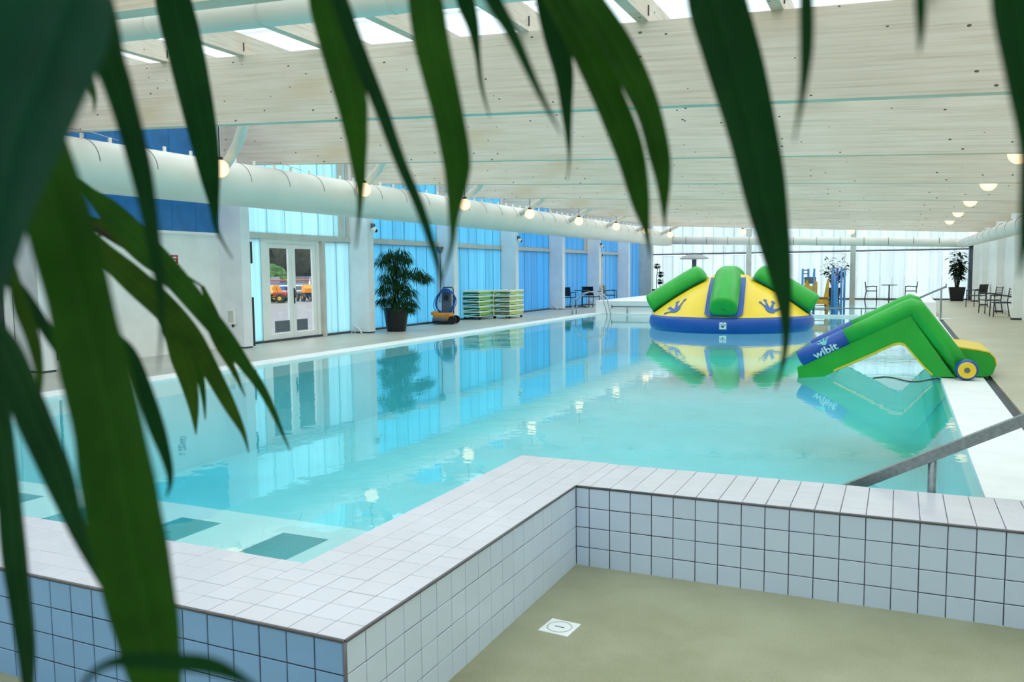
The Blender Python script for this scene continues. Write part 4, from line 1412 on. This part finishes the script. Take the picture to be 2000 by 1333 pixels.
def car(label, loc, rz, mat):
    t = thing('parked_car', label, 'car', loc, rz, 'cars beyond the fence')
    MB().prism([(-2.1, 0.35), (-2.1, 0.85), (-1.5, 0.95), (1.0, 0.95), (2.0, 0.75), (2.1, 0.35)], 'y', -0.85, 0.85).build('body', mat, t)
    MB().prism([(-1.6, 0.95), (-1.25, 1.42), (0.2, 1.42), (0.95, 0.95)], 'y', -0.72, 0.72).build('cabin', 'smoked', t)
    for x in (-1.3, 1.3):
        for y in (-0.8, 0.8):
            MB().tube([(x, y - 0.1, 0.33), (x, y + 0.1, 0.33)], 0.33, 18).build('wheel', 'black_plastic', t)


car('dark blue car parked beyond the fence on the left', (-40, 43, GZ), 1.9, 'pvc_blue')
car('grey-blue car parked beyond the fence on the right', (-40.5, 48, GZ), 1.9, 'grey_plastic')

# ---- floor drain
dr = thing('floor_drain', 'small white square drain cover set in the sunken beige floor', 'drain', (0.285, -1.045, SUNK), -0.08)
MB().cbox(-0.095, 0.095, -0.095, 0.095, -0.01, 0.005, 0.002).build('frame', 'white_metal', dr)
MB().lathe([(0.072, 0.0052), (0.075, 0.0075), (0.07, 0.0075), (0.067, 0.0052)], 0, 0, 32).build('rim', 'grey_rail', dr)
MB().cbox(-0.03, 0.03, -0.004, 0.004, 0.004, 0.0065, 0.001).build('slot', 'dark_strip', dr)

# ================================================================== NEAR PLANT (leaves hang close to the camera)
# centre lines in metres, half widths, facing; one entry per leaf
TWIGS = {'a':[[1.1303,-5.0404,2.0023],[1.444,-5.1341,1.8079],[1.6046,-5.1778,1.7266],[1.6548,-5.1556,1.7151],[1.5772,-5.021,1.7666]],
'b':[[1.1303,-5.0404,2.0023],[1.324,-5.1149,1.7777],[1.5137,-5.1728,1.6349],[1.561,-5.1926,1.5417],[1.5953,-5.2027,1.4993]],
'c':[[1.6046,-5.1778,1.7266],[1.6216,-5.0879,1.7776],[1.7148,-5.0478,1.7449],[1.7911,-5.0024,1.7355]],
'd':[[1.7148,-5.0478,1.7449],[1.7909,-5.0337,1.7566],[1.8471,-5.0102,1.7286],[1.8666,-5.0015,1.7253]],
'e':[[1.7909,-5.0337,1.7566],[1.8877,-5.0335,1.7533],[1.9537,-5.0517,1.7038],[2.0083,-5.0844,1.6741],[2.0532,-5.0984,1.6566]],
'f':[[1.8877,-5.0335,1.7533],[2.0106,-5.0688,1.7131],[2.0783,-5.1198,1.6589]],
'g':[[1.324,-5.1149,1.7777],[1.3231,-5.0355,1.6826],[1.3112,-4.9574,1.6297],[1.3064,-4.919,1.5903],[1.2958,-4.8713,1.5601],[1.312,-4.8011,1.5199]],
'h':[[0.64,-5.03,0.75],[1.475,-5.221,1.3004],[1.7028,-5.2697,1.3093],[1.779,-5.2911,1.3553]]}
LEAVES = [
('a',3,[0.246,-0.966,0.082],[[1.8197,-5.2971,1.6306],[1.8054,-5.2942,1.6137],[1.7893,-5.2925,1.5919],[1.7718,-5.2916,1.57],[1.7552,-5.2908,1.5409],[1.7422,-5.2884,1.5116],[1.7294,-5.2856,1.4862]],[0.00636,0.02063,0.02396,0.02198,0.01651,0.00948,0.00078]),
('a',0,[0.16,-0.984,0.082],[[1.729,-5.226,1.6576],[1.7256,-5.2212,1.6359],[1.7244,-5.2154,1.6155],[1.7235,-5.2089,1.6004],[1.7264,-5.2022,1.5683],[1.7263,-5.1967,1.5375],[1.7242,-5.1917,1.512],[1.7196,-5.1873,1.4921],[1.7124,-5.1847,1.4666]],[0.0044,0.01033,0.00963,0.00772,0.00644,0.00462,0.00322,0.00151,0.00026]),
('b',1,[0.351,-0.933,0.083],[[1.7275,-5.2649,1.6018],[1.7288,-5.2594,1.5849],[1.7394,-5.2529,1.5322],[1.7407,-5.248,1.5072],[1.7411,-5.2437,1.4823],[1.744,-5.239,1.4475],[1.7433,-5.2351,1.4233],[1.7427,-5.2311,1.3996],[1.7431,-5.2269,1.3725],[1.7425,-5.2229,1.3486],[1.7411,-5.219,1.3271],[1.74,-5.215,1.3058],[1.7381,-5.2111,1.288]],[0.00444,0.01129,0.01462,0.01423,0.01555,0.01603,0.01763,0.01791,0.01704,0.0152,0.01234,0.00602,0.00049]),
('b',0,[0.193,-0.978,0.082],[[1.6302,-5.2196,1.5003],[1.6432,-5.2188,1.4838],[1.6537,-5.2189,1.4701],[1.6678,-5.2185,1.4429],[1.6812,-5.2182,1.4186],[1.6932,-5.2187,1.3922],[1.7061,-5.2187,1.3676]],[0.00514,0.00866,0.01011,0.01028,0.00895,0.00493,0.00073]),
('b',0,[0.136,-0.987,0.081],[[1.6337,-5.218,1.5002],[1.6344,-5.2155,1.4637],[1.6369,-5.2139,1.4075],[1.6367,-5.2123,1.3649],[1.6368,-5.21,1.3283],[1.634,-5.2083,1.3004],[1.6289,-5.2075,1.2741]],[0.00308,0.0065,0.00841,0.00878,0.00726,0.00462,0.00055]),
('g',0,[0.355,-0.931,0.083],[[1.6213,-5.1356,1.4967],[1.6196,-5.1305,1.4809],[1.624,-5.1225,1.4647],[1.631,-5.1154,1.426],[1.6333,-5.1093,1.4007],[1.6305,-5.1047,1.3846],[1.6231,-5.1019,1.3721]],[0.00092,0.00186,0.00408,0.00572,0.00354,0.00196,0.00033]),
('h',0,[0.656,-0.751,0.076],[[1.7849,-5.2931,1.3634],[1.7884,-5.2908,1.3715],[1.7946,-5.2875,1.3764],[1.8029,-5.2835,1.3778],[1.8162,-5.2774,1.3771],[1.8263,-5.2729,1.3761],[1.8347,-5.2693,1.3729],[1.844,-5.2655,1.3673]],[0.00055,0.0011,0.00165,0.00275,0.0033,0.0033,0.00238,0.00055]),
('a',1,[0.596,-0.799,0.078],[[1.5526,-5.0958,1.676],[1.5496,-5.0901,1.6629],[1.5483,-5.0837,1.6493],[1.5458,-5.0776,1.6371],[1.5395,-5.0731,1.6278]],[0.00168,0.00307,0.00311,0.00175,0.00035]),
('a',0,[0.577,-0.813,0.079],[[1.5822,-5.0438,1.7336],[1.5815,-5.0382,1.7078],[1.5848,-5.0316,1.6721],[1.5887,-5.0253,1.6295],[1.588,-5.0195,1.6056],[1.5856,-5.0141,1.5868],[1.5829,-5.0088,1.5675],[1.5799,-5.0036,1.5488],[1.5859,-4.9945,1.5268]],[0.0078,0.01221,0.01273,0.01105,0.00932,0.00717,0.00382,0.00155,0.00039]),
('c',1,[0.237,-0.968,0.082],[[1.7285,-5.0677,1.6995],[1.729,-5.0613,1.6804],[1.7306,-5.0547,1.658],[1.736,-5.0472,1.6259],[1.7352,-5.0416,1.6048],[1.7325,-5.0362,1.591],[1.7302,-5.0318,1.5642],[1.7241,-5.0297,1.531]],[0.00611,0.01023,0.01038,0.01052,0.00808,0.00622,0.00232,0.00034]),
('c',0,[0.441,-0.894,0.082],[[1.7606,-5.0987,1.6818],[1.7626,-5.0928,1.6668],[1.7682,-5.0862,1.6419],[1.7778,-5.0783,1.6096],[1.7858,-5.0711,1.5791],[1.794,-5.0634,1.5521],[1.8002,-5.0568,1.5235],[1.8011,-5.0517,1.5053]],[0.00225,0.00427,0.00461,0.00408,0.00339,0.00299,0.00181,0.00031]),
('c',1,[0.273,-0.959,0.083],[[1.8039,-5.0784,1.6842],[1.8059,-5.0736,1.6661],[1.8079,-5.0695,1.6411],[1.8133,-5.0644,1.6088],[1.8163,-5.0598,1.5825],[1.8148,-5.0562,1.5693],[1.811,-5.0545,1.5463],[1.8079,-5.0518,1.531],[1.8,-5.0521,1.5068]],[0.00562,0.00967,0.01006,0.009,0.00851,0.00712,0.003,0.00151,0.00031]),
('c',0,[0.205,-0.975,0.082],[[1.7953,-5.0147,1.6996],[1.7968,-5.0086,1.6857],[1.7991,-5.0024,1.6701],[1.7992,-4.9972,1.6541],[1.7993,-4.9922,1.6351],[1.8019,-4.986,1.6163]],[0.00318,0.00579,0.0039,0.00197,0.00133,0.00034]),
('d',0,[0.162,-0.983,0.082],[[1.8626,-5.1201,1.6569],[1.8665,-5.1126,1.6466],[1.8731,-5.1043,1.6314],[1.8775,-5.097,1.6172],[1.882,-5.0895,1.6031],[1.8894,-5.0811,1.5846]],[0.0022,0.00397,0.00302,0.0023,0.00156,0.00026]),
('d',0,[0.232,-0.969,0.082],[[1.8442,-4.9916,1.7054],[1.846,-4.9871,1.6848],[1.8479,-4.9827,1.6632],[1.851,-4.9777,1.641],[1.8513,-4.9741,1.6185],[1.8517,-4.971,1.5896],[1.8491,-4.968,1.5749]],[0.00763,0.00963,0.0081,0.00621,0.00363,0.001,0.00034]),
('d',1,[0.661,-0.747,0.076],[[1.8478,-5.0124,1.7012],[1.8563,-5.0026,1.679],[1.8713,-4.9907,1.6473],[1.8841,-4.9798,1.6147],[1.8923,-4.9706,1.5869],[1.8969,-4.9632,1.5585],[1.8989,-4.9559,1.5411],[1.8998,-4.9493,1.523]],[0.0055,0.0093,0.01038,0.01084,0.01002,0.00655,0.00265,0.00034]),
('d',1,[0.611,-0.788,0.078],[[1.8678,-5.0259,1.6936],[1.879,-5.0158,1.6721],[1.8885,-5.006,1.6557],[1.8975,-4.9966,1.6376],[1.9081,-4.9872,1.6113],[1.9136,-4.9802,1.5844],[1.9147,-4.9742,1.5682],[1.9141,-4.9691,1.5516],[1.9134,-4.9637,1.5388]],[0.00587,0.00951,0.01024,0.01037,0.00834,0.00719,0.00475,0.00192,0.00032]),
('e',0,[0.599,-0.797,0.078],[[1.9532,-5.0542,1.6782],[1.9583,-5.0431,1.6532],[1.9656,-5.0312,1.625],[1.9756,-5.0194,1.5824],[1.9815,-5.0088,1.5477],[1.9871,-4.9981,1.5148],[1.9901,-4.9885,1.4841],[1.9883,-4.9802,1.4625],[1.9831,-4.9734,1.4423]],[0.00899,0.01682,0.01668,0.01458,0.01237,0.00776,0.00323,0.0018,0.00031]),
('e',0,[0.596,-0.799,0.078],[[2.0103,-5.1199,1.6384],[2.0107,-5.1153,1.6255],[2.0108,-5.1113,1.6079],[2.0094,-5.1081,1.5898],[2.006,-5.1061,1.569]],[0.00166,0.00337,0.00321,0.00174,0.00022]),
('e',0,[0.218,-0.972,0.082],[[2.0529,-5.1231,1.6287],[2.0534,-5.1202,1.6181],[2.0538,-5.1173,1.6072],[2.0535,-5.1145,1.5991]],[0.00117,0.00217,0.0014,0.0002]),
('f',0,[0.295,-0.952,0.083],[[2.0799,-5.1325,1.6323],[2.0852,-5.1229,1.6129],[2.0909,-5.1138,1.5872],[2.0948,-5.1056,1.5602],[2.094,-5.0993,1.5355],[2.0928,-5.0934,1.5101]],[0.0055,0.01017,0.00889,0.00594,0.00325,0.00021]),
('g',1,[0.497,-0.864,0.081],[[1.3329,-4.9272,1.6079],[1.3408,-4.9186,1.5946],[1.353,-4.9084,1.5777],[1.3738,-4.895,1.551],[1.3998,-4.88,1.5168],[1.4215,-4.8668,1.4838],[1.4412,-4.8544,1.4528],[1.4564,-4.8438,1.4241],[1.472,-4.8333,1.3924],[1.4913,-4.8233,1.337]],[0.00245,0.00542,0.01091,0.01248,0.01156,0.01012,0.00866,0.00615,0.00413,0.00052]),
('g',2,[0.558,-0.826,0.079],[[1.3029,-4.9006,1.5664],[1.3179,-4.8905,1.5408],[1.3426,-4.8762,1.5121],[1.3676,-4.8617,1.4831],[1.3882,-4.8493,1.4538],[1.4045,-4.8394,1.419],[1.4211,-4.8299,1.3785],[1.4303,-4.8226,1.3509],[1.4326,-4.818,1.3285]],[0.00411,0.0093,0.01299,0.01307,0.01157,0.00899,0.00638,0.00267,0.00054]),
('g',2,[0.625,-0.777,0.077],[[1.26,-4.8553,1.5535],[1.2858,-4.8427,1.5258],[1.3168,-4.828,1.4951],[1.3356,-4.8195,1.4589],[1.3423,-4.8163,1.4253],[1.3479,-4.8131,1.3971],[1.351,-4.8111,1.3687],[1.3515,-4.8102,1.3402]],[0.00275,0.00773,0.00997,0.01222,0.0117,0.00894,0.00505,0.00056]),
('g',1,[0.637,-0.767,0.077],[[1.297,-4.8096,1.5031],[1.32,-4.7976,1.4572],[1.3355,-4.7889,1.4137],[1.3388,-4.7847,1.3814],[1.3379,-4.7823,1.3518]],[0.00284,0.00457,0.0046,0.00289,0.00058]),
('g',2,[0.149,-0.985,0.082],[[1.3515,-4.8377,1.525],[1.3712,-4.8269,1.4952],[1.382,-4.8195,1.4733],[1.3926,-4.813,1.442],[1.4043,-4.8057,1.4142],[1.4136,-4.7996,1.3846]],[0.00269,0.00486,0.00543,0.00545,0.00383,0.00055]),
('g',2,[0.484,-0.871,0.081],[[1.2873,-4.8849,1.5755],[1.3032,-4.8739,1.5676],[1.3194,-4.8634,1.5518],[1.3384,-4.8521,1.5305],[1.3549,-4.8415,1.5143],[1.362,-4.8353,1.4981]],[0.00263,0.00475,0.00743,0.00746,0.00482,0.00054]),
('g',2,[0.523,-0.848,0.08],[[1.3309,-4.7719,1.5023],[1.3401,-4.7648,1.473],[1.3489,-4.7583,1.4387],[1.3523,-4.7532,1.4165],[1.3507,-4.7501,1.3982]],[0.00232,0.00409,0.00469,0.00295,0.00059]),
('b',2,[0.422,-0.903,0.082],[[1.5857,-5.1714,1.5272],[1.5869,-5.1677,1.5007],[1.5895,-5.1629,1.4796],[1.5889,-5.1596,1.4581],[1.5847,-5.1576,1.4407]],[0.00176,0.00445,0.00419,0.00242,0.00031]),
('b',0,[0.208,-0.975,0.082],[[1.5553,-5.1633,1.5279],[1.5639,-5.1603,1.5171],[1.5753,-5.1563,1.5033],[1.5883,-5.1522,1.4818],[1.5972,-5.1499,1.4619]],[0.00183,0.00367,0.00428,0.00397,0.00061])]


np_ = thing('weeping_fig', 'tall fig with long drooping dark green leaves hanging close before everything else', 'plant', (0.62, -5.05, SUNK))
base = Vector((0.62, -5.05, SUNK))
pot(np_, 0.2, 0.28, 0.42)
root = Vector(TWIGS['a'][0])
rl = root - base
MB().tube([(0, 0, 0.36), (0.03, 0.02, 0.9), (rl.x * .5, rl.y * .5, 1.7), rl], [0.032, 0.028, 0.02, 0.012], 10).build('trunk', 'bark', np_)


def smooth_path(pts, n):
    """Catmull-Rom through the points"""
    out = []
    for i in range(len(pts) - 1):
        p0 = pts[max(i - 1, 0)]
        p1, p2 = pts[i], pts[i + 1]
        p3 = pts[min(i + 2, len(pts) - 1)]
        for k in range(n):
            t = k / n
            out.append(0.5 * ((2 * p1) + (p2 - p0) * t + (2 * p0 - 5 * p1 + 4 * p2 - p3) * t * t + (3 * p1 - p0 - 3 * p2 + p3) * t ** 3))
    out.append(pts[-1])
    return out


for nme, pts in TWIGS.items():
    p = smooth_path([Vector(q) - base for q in pts], 4)
    MB().tube(p, [0.006 - 0.0035 * i / (len(p) - 1) for i in range(len(p))], 8).build('branch', 'bark', np_)
for tw, tone, nrm, cl, hw in LEAVES:
    nrm = Vector(nrm)
    C4 = [Vector((*c, h)) for c, h in zip(cl, hw)]
    P4 = smooth_path(C4, 5)
    pts = [p.to_3d() - base for p in P4]
    ws_ = [max(0.0002, p[3]) for p in P4]
    n = len(pts)
    vs, fs, ac = [], [], []
    cols = (-1.0, -0.55, -0.07, 0.0, 0.07, 0.55, 1.0)
    for i, p in enumerate(pts):
        t = (pts[min(i + 1, n - 1)] - pts[max(i - 1, 0)]).normalized()
        side = t.cross(nrm)
        side = side.normalized()
        up = side.cross(t).normalized()
        for c in cols:
            fold = 0.16 * abs(c) ** 1.4 * ws_[i] + (0.05 * ws_[i] if abs(c) < 0.05 else 0)
            vs.append(p + side * (c * ws_[i]) + up * (fold + 0.02 * ws_[i] * math.sin(i * 0.9 + c * 2)))
            ac.append(c)
    m = len(cols)
    for i in range(n - 1):
        for k in range(m - 1):
            fs.append((i * m + k, i * m + k + 1, (i + 1) * m + k + 1, (i + 1) * m + k))
    mb = MB().add(vs, fs, True)
    lf = mb.build('leaf', 'leaf%d' % tone, np_)
    a_ = lf.data.attributes.new('across', 'FLOAT', 'POINT')
    a_.data.foreach_set('value', ac)
    # short stalk to the nearest twig point
    tp_ = [Vector(q) - base for q in TWIGS[tw]]
    cand = []
    for q0, q1 in zip(tp_, tp_[1:]):
        for k in range(11):
            cand.append(q0.lerp(q1, k / 10))
    near = min(cand, key=lambda q: (q - pts[0]).length)
    if (near - pts[0]).length > 0.002:
        MB().tube([near, (near + pts[0]) / 2 + Vector((0, 0, 0.004)), pts[0], pts[1]], [0.0016, 0.0014, 0.0014, 0.0008], 6).build('stalk', 'leaf1', lf)
